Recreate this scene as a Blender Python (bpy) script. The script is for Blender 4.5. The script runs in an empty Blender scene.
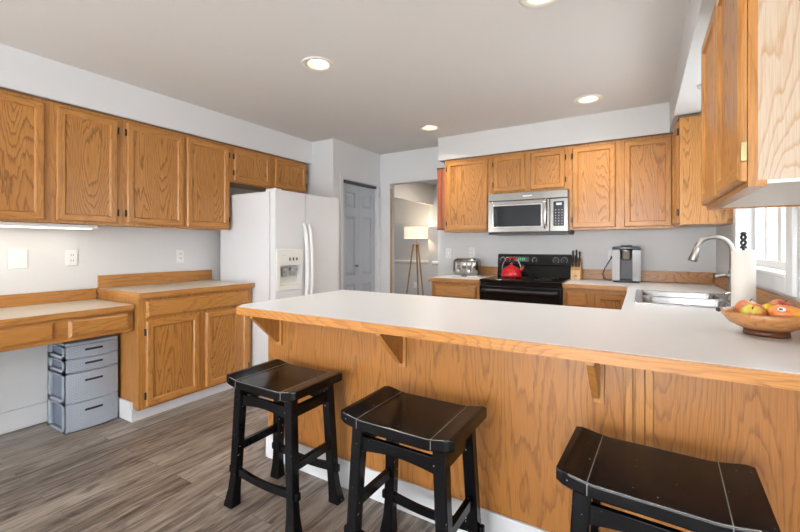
import bpy, bmesh, math, random
from mathutils import Vector, Matrix
from math import pi, sin, cos, radians
random.seed(4)
S = bpy.context.scene
COL = S.collection

# ---------------------------------------------------------------- camera, world, lights, exposure
cam = bpy.data.cameras.new('camera')
cam.sensor_width = 36.0
cam.lens = 399.4 * 36 / 800
cam.shift_y = -19.6 / 800
cam.clip_start = 0.02
cam_o = bpy.data.objects.new('camera', cam)
COL.objects.link(cam_o)
cam_o.location = (0, 0, 1.236)
cam_o.rotation_euler = (pi / 2, 0, radians(31.18))
S.camera = cam_o

S.view_settings.view_transform = 'Standard'
S.view_settings.look = 'None'
S.view_settings.gamma = 1
S.view_settings.use_curve_mapping = False
S.view_settings.exposure = 0.42

w = bpy.data.worlds.new('daylight')
S.world = w
w.use_nodes = True
bg = w.node_tree.nodes['Background']
bg.inputs[0].default_value = (0.93, 0.97, 1.0, 1)
bg.inputs[1].default_value = 1.35


def area(name, loc, rot, sx, sy, power, color=(1, 1, 1), spread=pi):
    l = bpy.data.lights.new(name, 'AREA')
    l.shape = 'RECTANGLE'
    l.size, l.size_y = sx, sy
    l.energy = power
    l.color = color
    l.spread = spread
    o = bpy.data.objects.new(name, l)
    COL.objects.link(o)
    o.location = loc
    o.rotation_euler = rot
    return o


# unseen fill lamps added behind the camera, no glazing there; then sink window daylight
area('rear_fill_light', (-0.50, -3.4, 1.07), (pi / 2, 0, pi), 2.0, 1.75, 205, (0.97, 0.985, 1.0))
area('side_fill_light', (-3.5, -1.7, 1.35), (pi / 2, 0, -pi / 2), 2.0, 1.5, 40, (0.95, 0.975, 1.0))  # added side fill to brighten the room; this wall has no window
area('daylight_sink_window', (0.74, 2.88, 1.6), (pi / 2, 0, pi / 2), 1.0, 0.95, 11, (0.95, 0.98, 1.0))
area('hall_light', (-2.6, 5.9, 2.40), (0, 0, 0), 0.8, 0.8, 15, (1.0, 0.93, 0.85))
area('front_room_daylight', (-4.6, 5.1, 1.5), (pi / 2, 0, pi), 1.6, 1.3, 16, (0.86, 0.93, 1.0))

# ---------------------------------------------------------------- materials
MATS = {}


def new_mat(name):
    m = bpy.data.materials.new(name)
    m.use_nodes = True
    MATS[name] = m
    nt = m.node_tree
    return m, nt, nt.nodes['Principled BSDF']


def plain(name, col, rough=0.5, metal=0.0, spec=0.5, coat=0.0, emis=None, estr=0.0, noise=0.0, nscale=30):
    m, nt, b = new_mat(name)
    b.inputs['Base Color'].default_value = (*col, 1)
    b.inputs['Roughness'].default_value = rough
    b.inputs['Metallic'].default_value = metal
    b.inputs['Specular IOR Level'].default_value = spec
    b.inputs['Coat Weight'].default_value = coat
    if emis:
        b.inputs['Emission Color'].default_value = (*emis, 1)
        b.inputs['Emission Strength'].default_value = estr
    if noise:
        tc = nt.nodes.new('ShaderNodeTexCoord')
        n = nt.nodes.new('ShaderNodeTexNoise')
        n.inputs['Scale'].default_value = nscale
        n.inputs['Detail'].default_value = 4
        nt.links.new(tc.outputs['Object'], n.inputs['Vector'])
        mx = nt.nodes.new('ShaderNodeMix')
        mx.data_type = 'RGBA'
        mx.inputs[6].default_value = (*[c * (1 - noise) for c in col], 1)
        mx.inputs[7].default_value = (*[min(1, c * (1 + noise)) for c in col], 1)
        nt.links.new(n.outputs[0], mx.inputs[0])
        nt.links.new(mx.outputs[2], b.inputs['Base Color'])
        bp = nt.nodes.new('ShaderNodeBump')
        bp.inputs['Strength'].default_value = 0.06
        bp.inputs['Distance'].default_value = 0.004
        nt.links.new(n.outputs[0], bp.inputs['Height'])
        nt.links.new(bp.outputs[0], b.inputs['Normal'])
    return m


def math_node(nt, op, a, b=None):
    n = nt.nodes.new('ShaderNodeMath')
    n.operation = op
    for i, v in enumerate((a, b)):
        if v is None:
            continue
        if isinstance(v, (int, float)):
            n.inputs[i].default_value = v
        else:
            nt.links.new(v, n.inputs[i])
    return n.outputs[0]


def ramp(nt, fac, stops):
    r = nt.nodes.new('ShaderNodeValToRGB')
    els = r.color_ramp.elements
    while len(els) < len(stops):
        els.new(0.5)
    for e, (p, c) in zip(els, stops):
        e.position = p
        e.color = (*c, 1) if len(c) == 3 else c
    nt.links.new(fac, r.inputs[0])
    return r.outputs[0]


def oak(name, axis, light, mid, dark, cath=1.0, rough=0.33, fig=5.0, rings=34):
    """Oak with cathedral figure and open pores; the grain runs along one axis."""
    m, nt, b = new_mat(name)
    tc = nt.nodes.new('ShaderNodeTexCoord')
    oi = nt.nodes.new('ShaderNodeObjectInfo')
    off = nt.nodes.new('ShaderNodeVectorMath')
    off.operation = 'SCALE'
    off.inputs[0].default_value = (17.3, 31.7, 23.9)
    nt.links.new(oi.outputs['Random'], off.inputs['Scale'])
    add = nt.nodes.new('ShaderNodeVectorMath')
    add.operation = 'ADD'
    nt.links.new(tc.outputs['Object'], add.inputs[0])
    nt.links.new(off.outputs[0], add.inputs[1])

    def mapped(across, along):
        mp = nt.nodes.new('ShaderNodeMapping')
        sc = [across] * 3
        sc['xyz'.index(axis)] = along
        mp.inputs['Scale'].default_value = sc
        nt.links.new(add.outputs[0], mp.inputs['Vector'])
        return mp.outputs[0]
    n1 = nt.nodes.new('ShaderNodeTexNoise')
    n1.inputs['Scale'].default_value = 1.0
    n1.inputs['Detail'].default_value = 1.5
    n1.inputs['Roughness'].default_value = 0.35
    nt.links.new(mapped(fig, fig * 0.15), n1.inputs['Vector'])
    n1b = nt.nodes.new('ShaderNodeTexNoise')
    n1b.inputs['Scale'].default_value = 1.0
    n1b.inputs['Detail'].default_value = 2
    nt.links.new(mapped(60, 9), n1b.inputs['Vector'])
    ph = math_node(nt, 'ADD', math_node(nt, 'MULTIPLY', n1.outputs[0], rings), math_node(nt, 'MULTIPLY', n1b.outputs[0], 1.1))
    fr = math_node(nt, 'FRACT', ph)
    line = ramp(nt, fr, [(0.0, (0, 0, 0)), (0.60, (0.12, 0.12, 0.12)), (0.88, (1, 1, 1)), (1.0, (0.0, 0.0, 0.0))])
    n2 = nt.nodes.new('ShaderNodeTexNoise')
    n2.inputs['Scale'].default_value = 1.0
    n2.inputs['Detail'].default_value = 3
    nt.links.new(mapped(330, 9), n2.inputs['Vector'])
    pores = ramp(nt, n2.outputs[0], [(0.42, (0, 0, 0)), (0.66, (1, 1, 1))])
    n3 = nt.nodes.new('ShaderNodeTexNoise')
    n3.inputs['Scale'].default_value = 1.0
    nt.links.new(mapped(2.6, 0.8), n3.inputs['Vector'])
    base = nt.nodes.new('ShaderNodeMix')
    base.data_type = 'RGBA'
    base.inputs[6].default_value = (*light, 1)
    base.inputs[7].default_value = (*mid, 1)
    nt.links.new(n3.outputs[0], base.inputs[0])
    fac = math_node(nt, 'MULTIPLY', line, 0.62 * cath)
    fac = math_node(nt, 'ADD', fac, math_node(nt, 'MULTIPLY', pores, 0.34))
    fac = math_node(nt, 'MINIMUM', fac, 1.0)
    mx = nt.nodes.new('ShaderNodeMix')
    mx.data_type = 'RGBA'
    nt.links.new(fac, mx.inputs[0])
    nt.links.new(base.outputs[2], mx.inputs[6])
    mx.inputs[7].default_value = (*dark, 1)
    nt.links.new(mx.outputs[2], b.inputs['Base Color'])
    b.inputs['Roughness'].default_value = rough
    b.inputs['Coat Weight'].default_value = 0.12
    b.inputs['Coat Roughness'].default_value = 0.25
    bp = nt.nodes.new('ShaderNodeBump')
    bp.inputs['Strength'].default_value = 0.12
    bp.inputs['Distance'].default_value = 0.001
    bp.invert = True
    nt.links.new(fac, bp.inputs['Height'])
    nt.links.new(bp.outputs[0], b.inputs['Normal'])
    return m


OL, OM, OD = (0.57, 0.268, 0.068), (0.485, 0.208, 0.047), (0.215, 0.076, 0.017)
OAK = {a: oak('oak_' + a, a, OL, OM, OD, 0.6, rings=17) for a in 'xyz'}
OAKP = {a: oak('oak_panel_' + a, a, OL, OM, OD, 1.25) for a in 'xyz'}
BARW = oak('bar_plywood', 'z', (0.49, 0.210, 0.046), (0.39, 0.153, 0.032), (0.18, 0.064, 0.016), 0.85, 0.36, 3.6, 44)
BAREDGE = oak('bar_edge_oak', 'x', (0.60, 0.275, 0.062), (0.52, 0.215, 0.045), (0.27, 0.09, 0.018), 0.7)
REDW = oak('red_wood', 'z', (0.46, 0.15, 0.075), (0.38, 0.11, 0.05), (0.2, 0.05, 0.02), 0.5)
BOWLW = oak('bowl_wood', 'x', (0.62, 0.31, 0.115), (0.50, 0.22, 0.07), (0.27, 0.10, 0.03), 1.0, 0.3, 14, 16)
TRIPW = oak('tripod_wood', 'z', (0.42, 0.27, 0.15), (0.34, 0.2, 0.1), (0.2, 0.11, 0.05), 0.5)
BLOCKW = oak('knife_block_wood', 'z', (0.68, 0.43, 0.19), (0.6, 0.35, 0.14), (0.4, 0.2, 0.07), 0.5)
FOOTW = oak('dark_foot_wood', 'x', (0.16, 0.05, 0.02), (0.12, 0.04, 0.015), (0.06, 0.02, 0.01), 0.5)

WALL = plain('wall_paint', (0.715, 0.72, 0.725), 0.75, noise=0.012, nscale=60)
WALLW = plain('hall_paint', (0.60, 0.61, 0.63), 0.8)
CEIL = plain('ceiling_paint', (0.74, 0.715, 0.69), 0.85, noise=0.02, nscale=90)
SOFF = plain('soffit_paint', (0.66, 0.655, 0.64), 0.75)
TRIM = plain('white_trim', (0.72, 0.73, 0.745), 0.45)
CREAM = plain('cream_trim', (0.76, 0.72, 0.66), 0.45)
LAM = plain('white_laminate', (0.71, 0.715, 0.72), 0.28, noise=0.025, nscale=420)
LAMT = plain('beige_laminate', (0.72, 0.66, 0.56), 0.3, noise=0.03, nscale=420)
GAPB = plain('dark_gap', (0.05, 0.03, 0.02), 0.8)
HINGE = plain('dark_bronze', (0.035, 0.028, 0.022), 0.4, 0.6)
BRASS = plain('antique_brass', (0.42, 0.34, 0.17), 0.35, 0.9)
FRW = plain('fridge_white', (0.73, 0.745, 0.77), 0.38, noise=0.01, nscale=300)
FRH = plain('fridge_handle_white', (0.84, 0.84, 0.85), 0.3)
DISPW = plain('dispenser_white', (0.78, 0.78, 0.74), 0.35)
DISPG = plain('dispenser_grey', (0.45, 0.46, 0.47), 0.35)
DGREY = plain('dark_grey_plastic', (0.06, 0.062, 0.066), 0.4)
DOORG = plain('blue_grey_door_paint', (0.50, 0.545, 0.61), 0.42)
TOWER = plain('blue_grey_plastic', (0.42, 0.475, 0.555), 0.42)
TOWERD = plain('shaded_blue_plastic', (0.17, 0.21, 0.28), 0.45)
STEEL = plain('stainless_steel', (0.31, 0.298, 0.28), 0.2, 1.0)
STEELD = plain('dark_steel', (0.33, 0.325, 0.315), 0.3, 1.0)
CHROME = plain('chrome', (0.8, 0.8, 0.8), 0.1, 1.0)
NICKEL = plain('brushed_nickel', (0.33, 0.31, 0.285), 0.36, 1.0)
SINKS = plain('sink_steel', (0.46, 0.465, 0.47), 0.27, 1.0)
BLK = plain('black_enamel', (0.006, 0.006, 0.007), 0.16, spec=0.3)
BLKG = plain('black_glass', (0.006, 0.006, 0.007), 0.05)
BLKP = plain('black_plastic', (0.014, 0.014, 0.015), 0.38)
MWG = plain('microwave_glass', (0.022, 0.026, 0.030), 0.07)
PRINT = plain('grey_print', (0.72, 0.72, 0.72), 0.5)
GREEN = plain('green_digits', (0.0, 0.1, 0.02), 0.5, emis=(0.04, 0.8, 0.2), estr=1.1)
LCD = plain('blue_grey_lcd', (0.3, 0.36, 0.42), 0.3, emis=(0.6, 0.75, 0.9), estr=0.45)
RED = plain('red_enamel', (0.50, 0.008, 0.012), 0.14, coat=0.6)
PAPER = plain('paper_towel', (0.74, 0.70, 0.64), 0.9, noise=0.02, nscale=160)
SILVER = plain('silver_plastic', (0.58, 0.59, 0.61), 0.32, 0.75)
SLATE = plain('slate_plastic', (0.075, 0.08, 0.09), 0.3)
APWH = plain('outlet_white', (0.85, 0.85, 0.85), 0.35)
SHADE = plain('lamp_shade_linen', (0.85, 0.74, 0.62), 0.8, emis=(1.0, 0.82, 0.62), estr=0.5)
BULB = plain('lit_bulb', (1, 0.95, 0.85), 0.5, emis=(1.0, 0.90, 0.72), estr=2.6)
TUBE = plain('lit_tube', (1, 0.95, 0.85), 0.5, emis=(1.0, 0.93, 0.78), estr=1.6)
CAN = plain('downlight_baffle', (0.72, 0.68, 0.58), 0.5)
CANR = plain('downlight_trim', (0.80, 0.76, 0.68), 0.4)
LEAFST = plain('fruit_stem', (0.12, 0.1, 0.03), 0.7)
YEL = plain('yellow_fruit', (0.80, 0.56, 0.03), 0.4)


def fruit_mat(name, a, b_, c, axis_scale=(9, 9, 3), seed=0.0):
    m, nt, b = new_mat(name)
    tc = nt.nodes.new('ShaderNodeTexCoord')
    mp = nt.nodes.new('ShaderNodeMapping')
    mp.inputs['Scale'].default_value = axis_scale
    mp.inputs['Location'].default_value = (seed, seed * 1.7, seed * 0.6)
    nt.links.new(tc.outputs['Object'], mp.inputs[0])
    n = nt.nodes.new('ShaderNodeTexNoise')
    n.inputs['Scale'].default_value = 3
    n.inputs['Detail'].default_value = 3
    nt.links.new(mp.outputs[0], n.inputs['Vector'])
    c_ = ramp(nt, n.outputs[0], [(0.42, a), (0.5, b_), (0.58, c)])
    nt.links.new(c_, b.inputs['Base Color'])
    b.inputs['Roughness'].default_value = 0.32
    return m


APPLE1 = fruit_mat('apple_red_gold', (0.64, 0.17, 0.07), (0.68, 0.28, 0.10), (0.72, 0.42, 0.16), seed=1)
APPLE2 = fruit_mat('apple_green_red', (0.60, 0.55, 0.08), (0.64, 0.36, 0.08), (0.60, 0.08, 0.05), seed=4.2)
APPLE3 = fruit_mat('apple_deep_red', (0.55, 0.05, 0.05), (0.60, 0.10, 0.05), (0.62, 0.22, 0.07), seed=7)
MANGO = fruit_mat('mango_orange', (0.80, 0.42, 0.05), (0.80, 0.34, 0.05), (0.74, 0.22, 0.06), (4, 4, 4), seed=2)


def lacquer():
    """Black lacquer rubbed through here and there to pale specks."""
    m, nt, b = new_mat('black_lacquer')
    tc = nt.nodes.new('ShaderNodeTexCoord')
    n = nt.nodes.new('ShaderNodeTexNoise')
    n.inputs['Scale'].default_value = 75
    n.inputs['Detail'].default_value = 2
    nt.links.new(tc.outputs['Object'], n.inputs['Vector'])
    c = ramp(nt, n.outputs[0], [(0.0, (0.005, 0.005, 0.006)), (0.735, (0.006, 0.006, 0.007)), (0.76, (0.40, 0.38, 0.35))])
    nt.links.new(c, b.inputs['Base Color'])
    n2 = nt.nodes.new('ShaderNodeTexNoise')
    n2.inputs['Scale'].default_value = 14
    nt.links.new(tc.outputs['Object'], n2.inputs['Vector'])
    r = ramp(nt, n2.outputs[0], [(0.3, (0.13,) * 3), (0.7, (0.24,) * 3)])
    nt.links.new(r, b.inputs['Roughness'])
    b.inputs['Specular IOR Level'].default_value = 0.15
    return m


LACQ = lacquer()
WORN = plain('worn_pale_edge', (0.24, 0.23, 0.21), 0.6)


def floor_mat():
    m, nt, b = new_mat('plank_floor')
    tc = nt.nodes.new('ShaderNodeTexCoord')
    mp = nt.nodes.new('ShaderNodeMapping')
    mp.inputs['Rotation'].default_value = (0, 0, pi / 2)
    nt.links.new(tc.outputs['Object'], mp.inputs[0])
    br = nt.nodes.new('ShaderNodeTexBrick')
    br.inputs['Scale'].default_value = 1.0
    br.inputs['Brick Width'].default_value = 1.22
    br.inputs['Row Height'].default_value = 0.152
    br.inputs['Mortar Size'].default_value = 0.0012
    br.inputs['Mortar Smooth'].default_value = 0.3
    br.offset = 0.37
    br.inputs['Color1'].default_value = (0, 0, 0, 1)
    br.inputs['Color2'].default_value = (1, 1, 1, 1)
    br.inputs['Mortar'].default_value = (0.5, 0.5, 0.5, 1)
    nt.links.new(mp.outputs[0], br.inputs['Vector'])
    sep = nt.nodes.new('ShaderNodeSeparateColor')
    nt.links.new(br.outputs['Color'], sep.inputs[0])
    plank = sep.outputs[0]
    # grain stretched along y, shifted per plank
    sh = nt.nodes.new('ShaderNodeCombineXYZ')
    nt.links.new(math_node(nt, 'MULTIPLY', plank, 13.7), sh.inputs[2])
    ad = nt.nodes.new('ShaderNodeVectorMath')
    ad.operation = 'ADD'
    nt.links.new(tc.outputs['Object'], ad.inputs[0])
    nt.links.new(sh.outputs[0], ad.inputs[1])

    def ns(scale, detail, dist=0.0, rough=0.55):
        mm = nt.nodes.new('ShaderNodeMapping')
        mm.inputs['Scale'].default_value = scale
        nt.links.new(ad.outputs[0], mm.inputs[0])
        n = nt.nodes.new('ShaderNodeTexNoise')
        n.inputs['Scale'].default_value = 1
        n.inputs['Detail'].default_value = detail
        n.inputs['Distortion'].default_value = dist
        n.inputs['Roughness'].default_value = rough
        nt.links.new(mm.outputs[0], n.inputs['Vector'])
        return n.outputs[0]
    g1 = ns((19, 2.2, 1), 7, 1.3, 0.7)
    g2 = ns((130, 4, 1), 3)
    g3 = ns((9, 3.2, 1), 3, 1.0)
    v = math_node(nt, 'ADD', math_node(nt, 'MULTIPLY', g1, 0.62), math_node(nt, 'MULTIPLY', g2, 0.26))
    v = math_node(nt, 'ADD', v, math_node(nt, 'MULTIPLY', math_node(nt, 'SUBTRACT', plank, 0.5), 0.10))
    c = ramp(nt, v, [(0.30, (0.045, 0.033, 0.026)), (0.38, (0.165, 0.13, 0.105)), (0.455, (0.285, 0.24, 0.20)), (0.56, (0.44, 0.385, 0.335))])
    knots = ramp(nt, g3, [(0.60, (0, 0, 0)), (0.72, (1, 1, 1))])
    mx = nt.nodes.new('ShaderNodeMix')
    mx.data_type = 'RGBA'
    nt.links.new(math_node(nt, 'MULTIPLY', math_node(nt, 'MULTIPLY', knots, g1), 1.25), mx.inputs[0])
    nt.links.new(c, mx.inputs[6])
    mx.inputs[7].default_value = (0.03, 0.022, 0.018, 1)
    mo = nt.nodes.new('ShaderNodeMix')
    mo.data_type = 'RGBA'
    nt.links.new(math_node(nt, 'MULTIPLY', br.outputs['Fac'], 0.6), mo.inputs[0])
    nt.links.new(mx.outputs[2], mo.inputs[6])
    mo.inputs[7].default_value = (0.04, 0.03, 0.025, 1)
    nt.links.new(mo.outputs[2], b.inputs['Base Color'])
    r = ramp(nt, g1, [(0.3, (0.42,) * 3), (0.7, (0.28,) * 3)])
    nt.links.new(r, b.inputs['Roughness'])
    bp = nt.nodes.new('ShaderNodeBump')
    bp.inputs['Strength'].default_value = 0.25
    bp.inputs['Distance'].default_value = 0.002
    nt.links.new(v, bp.inputs['Height'])
    nt.links.new(bp.outputs[0], b.inputs['Normal'])
    return m


FLOOR = floor_mat()


def pane_mat():
    m, nt, b = new_mat('window_glass')
    tr = nt.nodes.new('ShaderNodeBsdfTransparent')
    tr.inputs[0].default_value = (0.97, 0.985, 0.99, 1)
    gl = nt.nodes.new('ShaderNodeBsdfGlossy')
    gl.inputs['Roughness'].default_value = 0.02
    mx = nt.nodes.new('ShaderNodeMixShader')
    mx.inputs[0].default_value = 0.06
    nt.links.new(tr.outputs[0], mx.inputs[1])
    nt.links.new(gl.outputs[0], mx.inputs[2])
    nt.links.new(mx.outputs[0], nt.nodes['Material Output'].inputs[0])
    return m


GLASS = pane_mat()


def weave():
    m, nt, b = new_mat('woven_blue_grey_plastic')
    b.inputs['Base Color'].default_value = (0.42, 0.475, 0.555, 1)
    b.inputs['Roughness'].default_value = 0.4
    tc = nt.nodes.new('ShaderNodeTexCoord')
    mp = nt.nodes.new('ShaderNodeMapping')
    mp.inputs['Scale'].default_value = (0, 1, 1)
    nt.links.new(tc.outputs['Object'], mp.inputs[0])
    cx = nt.nodes.new('ShaderNodeSeparateXYZ')
    nt.links.new(mp.outputs[0], cx.inputs[0])
    cb = nt.nodes.new('ShaderNodeCombineXYZ')
    nt.links.new(cx.outputs[1], cb.inputs[0])
    nt.links.new(cx.outputs[2], cb.inputs[1])
    br = nt.nodes.new('ShaderNodeTexBrick')
    br.inputs['Scale'].default_value = 1
    br.inputs['Brick Width'].default_value = 0.024
    br.inputs['Row Height'].default_value = 0.010
    br.inputs['Mortar Size'].default_value = 0.0018
    br.inputs['Mortar Smooth'].default_value = 1.0
    nt.links.new(cb.outputs[0], br.inputs['Vector'])
    bp = nt.nodes.new('ShaderNodeBump')
    bp.inputs['Strength'].default_value = 0.8
    bp.inputs['Distance'].default_value = 0.003
    bp.invert = True
    nt.links.new(br.outputs['Fac'], bp.inputs['Height'])
    nt.links.new(bp.outputs[0], b.inputs['Normal'])
    return m


WEAVE = weave()

# ---------------------------------------------------------------- building helpers


class MB:
    """Collects shapes into one mesh object; vertices are given in room metres."""

    def __init__(self):
        self.bm = bmesh.new()
        self.mi = 0

    def face(self, vs, mi=None, smooth=False):
        try:
            f = self.bm.faces.new(vs)
        except ValueError:
            return None
        f.material_index = self.mi if mi is None else mi
        f.smooth = smooth
        return f

    def v(self, *p):
        return self.bm.verts.new(p)

    def box(self, x0, x1, y0, y1, z0, z1, bevel=0.0, seg=2):
        x0, x1 = sorted((x0, x1))
        y0, y1 = sorted((y0, y1))
        z0, z1 = sorted((z0, z1))
        vs = [self.v(x, y, z) for x in (x0, x1) for y in (y0, y1) for z in (z0, z1)]
        fs = [self.face([vs[i] for i in q]) for q in ((0, 1, 3, 2), (4, 6, 7, 5), (0, 4, 5, 1), (2, 3, 7, 6), (0, 2, 6, 4), (1, 5, 7, 3))]
        if bevel:
            es = list({e for f in fs for e in f.edges})
            r = bmesh.ops.bevel(self.bm, geom=es, offset=bevel, segments=seg, affect='EDGES', profile=0.5)
            for f in r['faces']:
                f.material_index = self.mi
                f.smooth = True
        return self

    def prism(self, poly, axis, a, b, bevel=0.0, seg=2, smooth=False):
        """poly in the two other axes (in x,y,z order), extruded from a to b along axis."""
        ax = 'xyz'.index(axis)

        def pt(p, t):
            q = list(p)
            q.insert(ax, t)
            return q
        A = [self.v(*pt(p, a)) for p in poly]
        B_ = [self.v(*pt(p, b)) for p in poly]
        n = len(poly)
        fs = [self.face(A), self.face(B_)]
        for i in range(n):
            fs.append(self.face([A[i], A[(i + 1) % n], B_[(i + 1) % n], B_[i]], smooth=smooth))
        fs = [f for f in fs if f]
        bmesh.ops.recalc_face_normals(self.bm, faces=fs)
        if bevel:
            es = list(set(fs[0].edges) | set(fs[1].edges))
            r = bmesh.ops.bevel(self.bm, geom=es, offset=bevel, segments=seg, affect='EDGES')
            for f in r['faces']:
                f.material_index = self.mi
                f.smooth = True
        return self

    def rings(self, rings, caps=True, smooth=True, closed=True):
        R = [[self.v(*p) for p in r] for r in rings]
        n = len(R[0])
        fs = []
        for a, b in zip(R, R[1:]):
            for i in range(n if closed else n - 1):
                fs.append(self.face([a[i], a[(i + 1) % n], b[(i + 1) % n], b[i]], smooth=smooth))
        if caps:
            fs.append(self.face(R[0][::-1]))
            fs.append(self.face(R[-1]))
        fs = [f for f in fs if f]
        bmesh.ops.recalc_face_normals(self.bm, faces=fs)
        return self

    def lathe(self, prof, cx, cy, n=32, caps=True, smooth=True, sx=1, sy=1):
        return self.rings([[(cx + r * sx * cos(2 * pi * i / n), cy + r * sy * sin(2 * pi * i / n), z) for i in range(n)] for r, z in prof], caps, smooth)

    def cyl(self, p, q, r, r2=None, n=16, smooth=True):
        return self.tube([p, q], [r, r if r2 is None else r2], n, smooth)

    def tube(self, path, r, n=12, smooth=True):
        P = [Vector(p) for p in path]
        if not isinstance(r, (list, tuple)):
            r = [r] * len(P)
        rings = []
        up = None
        for i, p in enumerate(P):
            t = (P[min(i + 1, len(P) - 1)] - P[max(i - 1, 0)]).normalized()
            if up is None:
                up = Vector((0, 0, 1)) if abs(t.z) < 0.9 else Vector((1, 0, 0))
            s = t.cross(up).normalized()
            up = s.cross(t).normalized()
            rings.append([tuple(p + (s * cos(2 * pi * k / n) + up * sin(2 * pi * k / n)) * r[i]) for k in range(n)])
        return self.rings(rings, True, smooth)

    def build(self, name, mats, parent=None, label=None):
        if not isinstance(mats, (list, tuple)):
            mats = [mats]
        off = Vector((0, 0, 0))
        p = parent
        while p is not None:
            off += Vector(p.location)
            p = p.parent
        lo = Vector((1e9,) * 3)
        hi = Vector((-1e9,) * 3)
        for vv in self.bm.verts:
            for i in range(3):
                lo[i] = min(lo[i], vv.co[i])
                hi[i] = max(hi[i], vv.co[i])
        org = Vector(((lo.x + hi.x) / 2, (lo.y + hi.y) / 2, lo.z))
        for vv in self.bm.verts:
            vv.co -= org
        me = bpy.data.meshes.new(name)
        self.bm.to_mesh(me)
        self.bm.free()
        for m in mats:
            me.materials.append(m)
        o = bpy.data.objects.new(name, me)
        COL.objects.link(o)
        o.location = org - off
        if parent:
            o.parent = parent
        if label:
            o['label'] = label
        return o


def thing(name, label, cat, loc=(0, 0, 0), group=None):
    o = bpy.data.objects.new(name, None)
    COL.objects.link(o)
    o.empty_display_size = 0.05
    o.location = loc
    o['label'] = label
    o['category'] = cat
    if group:
        o['group'] = group
    return o


def tag(o, label, cat, group=None):
    o['label'] = label
    o['category'] = cat
    if group:
        o['group'] = group
    return o


def struct(name, mb, mat, parent=None):
    o = mb.build(name, mat, parent)
    if parent is None:
        o['kind'] = 'structure'
    return o


def struct_empty(name, loc):
    o = bpy.data.objects.new(name, None)
    COL.objects.link(o)
    o.location = loc
    o['kind'] = 'structure'
    return o


def copy_tree(o, parent=None):
    c = o.copy()
    COL.objects.link(c)
    if parent is not None:
        c.parent = parent
    for ch in list(o.children):
        copy_tree(ch, c)
    return c


# facing of a cabinet front: maps (u along the wall, z, w outwards) to the room
def facing(kind, plane):
    if kind == '+x':
        return lambda u, z, w_: (plane + w_, u, z)
    if kind == '-y':
        return lambda u, z, w_: (u, plane - w_, z)
    return lambda u, z, w_: (plane - w_, u, z)     # '-x'


def hgrain(kind):
    return 'x' if kind == '-y' else 'y'


def loop_front(F, u0, u1, z0, z1, prof, cap):
    """Mitred rectangular loops (inset, height); faces of rails take slot 1, of stiles slot 0."""
    mb = MB()
    L = []
    for i, h in prof:
        L.append([mb.v(*F(u, z, h)) for u, z in ((u0 + i, z0 + i), (u1 - i, z0 + i), (u1 - i, z1 - i), (u0 + i, z1 - i))])
    for a, b in zip(L, L[1:]):
        for k in range(4):
            mb.face([a[k], a[(k + 1) % 4], b[(k + 1) % 4], b[k]], 1 if k % 2 == 0 else 0)
    mb.face(L[0][::-1], 0)
    if cap:
        mb.face(L[-1], 1)
    bmesh.ops.recalc_face_normals(mb.bm, faces=mb.bm.faces[:])
    return mb


def cab_door(parent, kind, plane, u0, u1, z0, z1, hinge=None, panel_mat=None, hm=None, fw=0.052):
    F = facing(kind, plane)
    g = hgrain(kind)
    prof = [(0, 0.001), (0, 0.012), (0.007, 0.020), (fw - 0.010, 0.020), (fw - 0.004, 0.0125), (fw, 0.009)]
    d = loop_front(F, u0, u1, z0, z1, prof, False).build('door', [OAK['z'], OAK[g]], parent)
    p = MB()
    a, b = F(u0 + fw - 0.004, z0 + fw - 0.004, 0.004), F(u1 - fw + 0.004, z1 - fw + 0.004, 0.0103)
    p.box(a[0], b[0], a[1], b[1], a[2], b[2])
    p.build('panel', panel_mat or OAKP['z'], d)
    if hinge:
        uu = u0 if hinge == 'lo' else u1
        s = -1 if hinge == 'lo' else 1
        for zz in (z0 + 0.075, z1 - 0.075):
            h = MB()
            a, b = F(uu + s * 0.001, zz - 0.025, 0.002), F(uu + s * 0.012, zz + 0.025, 0.016)
            h.box(a[0], b[0], a[1], b[1], a[2], b[2], 0.002)
            h.build('hinge', hm or HINGE, d)
    return d


def drawer_front(parent, kind, plane, u0, u1, z0, z1):
    F = facing(kind, plane)
    g = hgrain(kind)
    prof = [(0, 0.001), (0, 0.009), (0.016, 0.020)]
    return loop_front(F, u0, u1, z0, z1, prof, True).build('drawer_front', [OAK[g], OAK[g]], parent)


# ---------------------------------------------------------------- the room
XL, XR, YB, CZ, SZ = -3.608, 0.55, 4.363, 2.443, 2.19
YR = -3.5

m = MB()
m.box(XL - 2.6, XR + 0.14, YR - 0.12, 7.6, -0.10, 0.0)
struct('floor', m, FLOOR)

HOLES = [(-1.83, 1.98), (-0.375, 3.60), (-1.845, 3.63), (-0.41, 1.985)]
m = MB()
hs = 0.073
xs = sorted({XL - 2.6, XR + 0.14} | {h[0] + d for h in HOLES for d in (-hs, hs)})
ys = sorted({YR - 0.12, 7.6} | {h[1] + d for h in HOLES for d in (-hs, hs)})
for i in range(len(xs) - 1):
    for j in range(len(ys) - 1):
        cx, cy = (xs[i] + xs[i + 1]) / 2, (ys[j] + ys[j + 1]) / 2
        if any(abs(cx - h[0]) < hs and abs(cy - h[1]) < hs for h in HOLES):
            continue
        m.box(xs[i], xs[i + 1], ys[j], ys[j + 1], CZ, CZ + 0.012)
struct('ceiling', m, CEIL)

m = MB()
m.box(XL - 0.12, XL, YR, YB + 0.11, 0, CZ)
struct('wall_left', m, WALL)

m = MB()     # back wall with the doorway to the hall
DX0, DX1, DZ = -2.807, -2.104, 2.046
m.box(XL, DX0, YB, YB + 0.11, 0, CZ)
m.box(DX1, XR + 0.14, YB, YB + 0.11, 0, CZ)
m.box(DX0, DX1, YB, YB + 0.11, DZ, CZ)
struct('wall_back', m, WALL)

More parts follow.
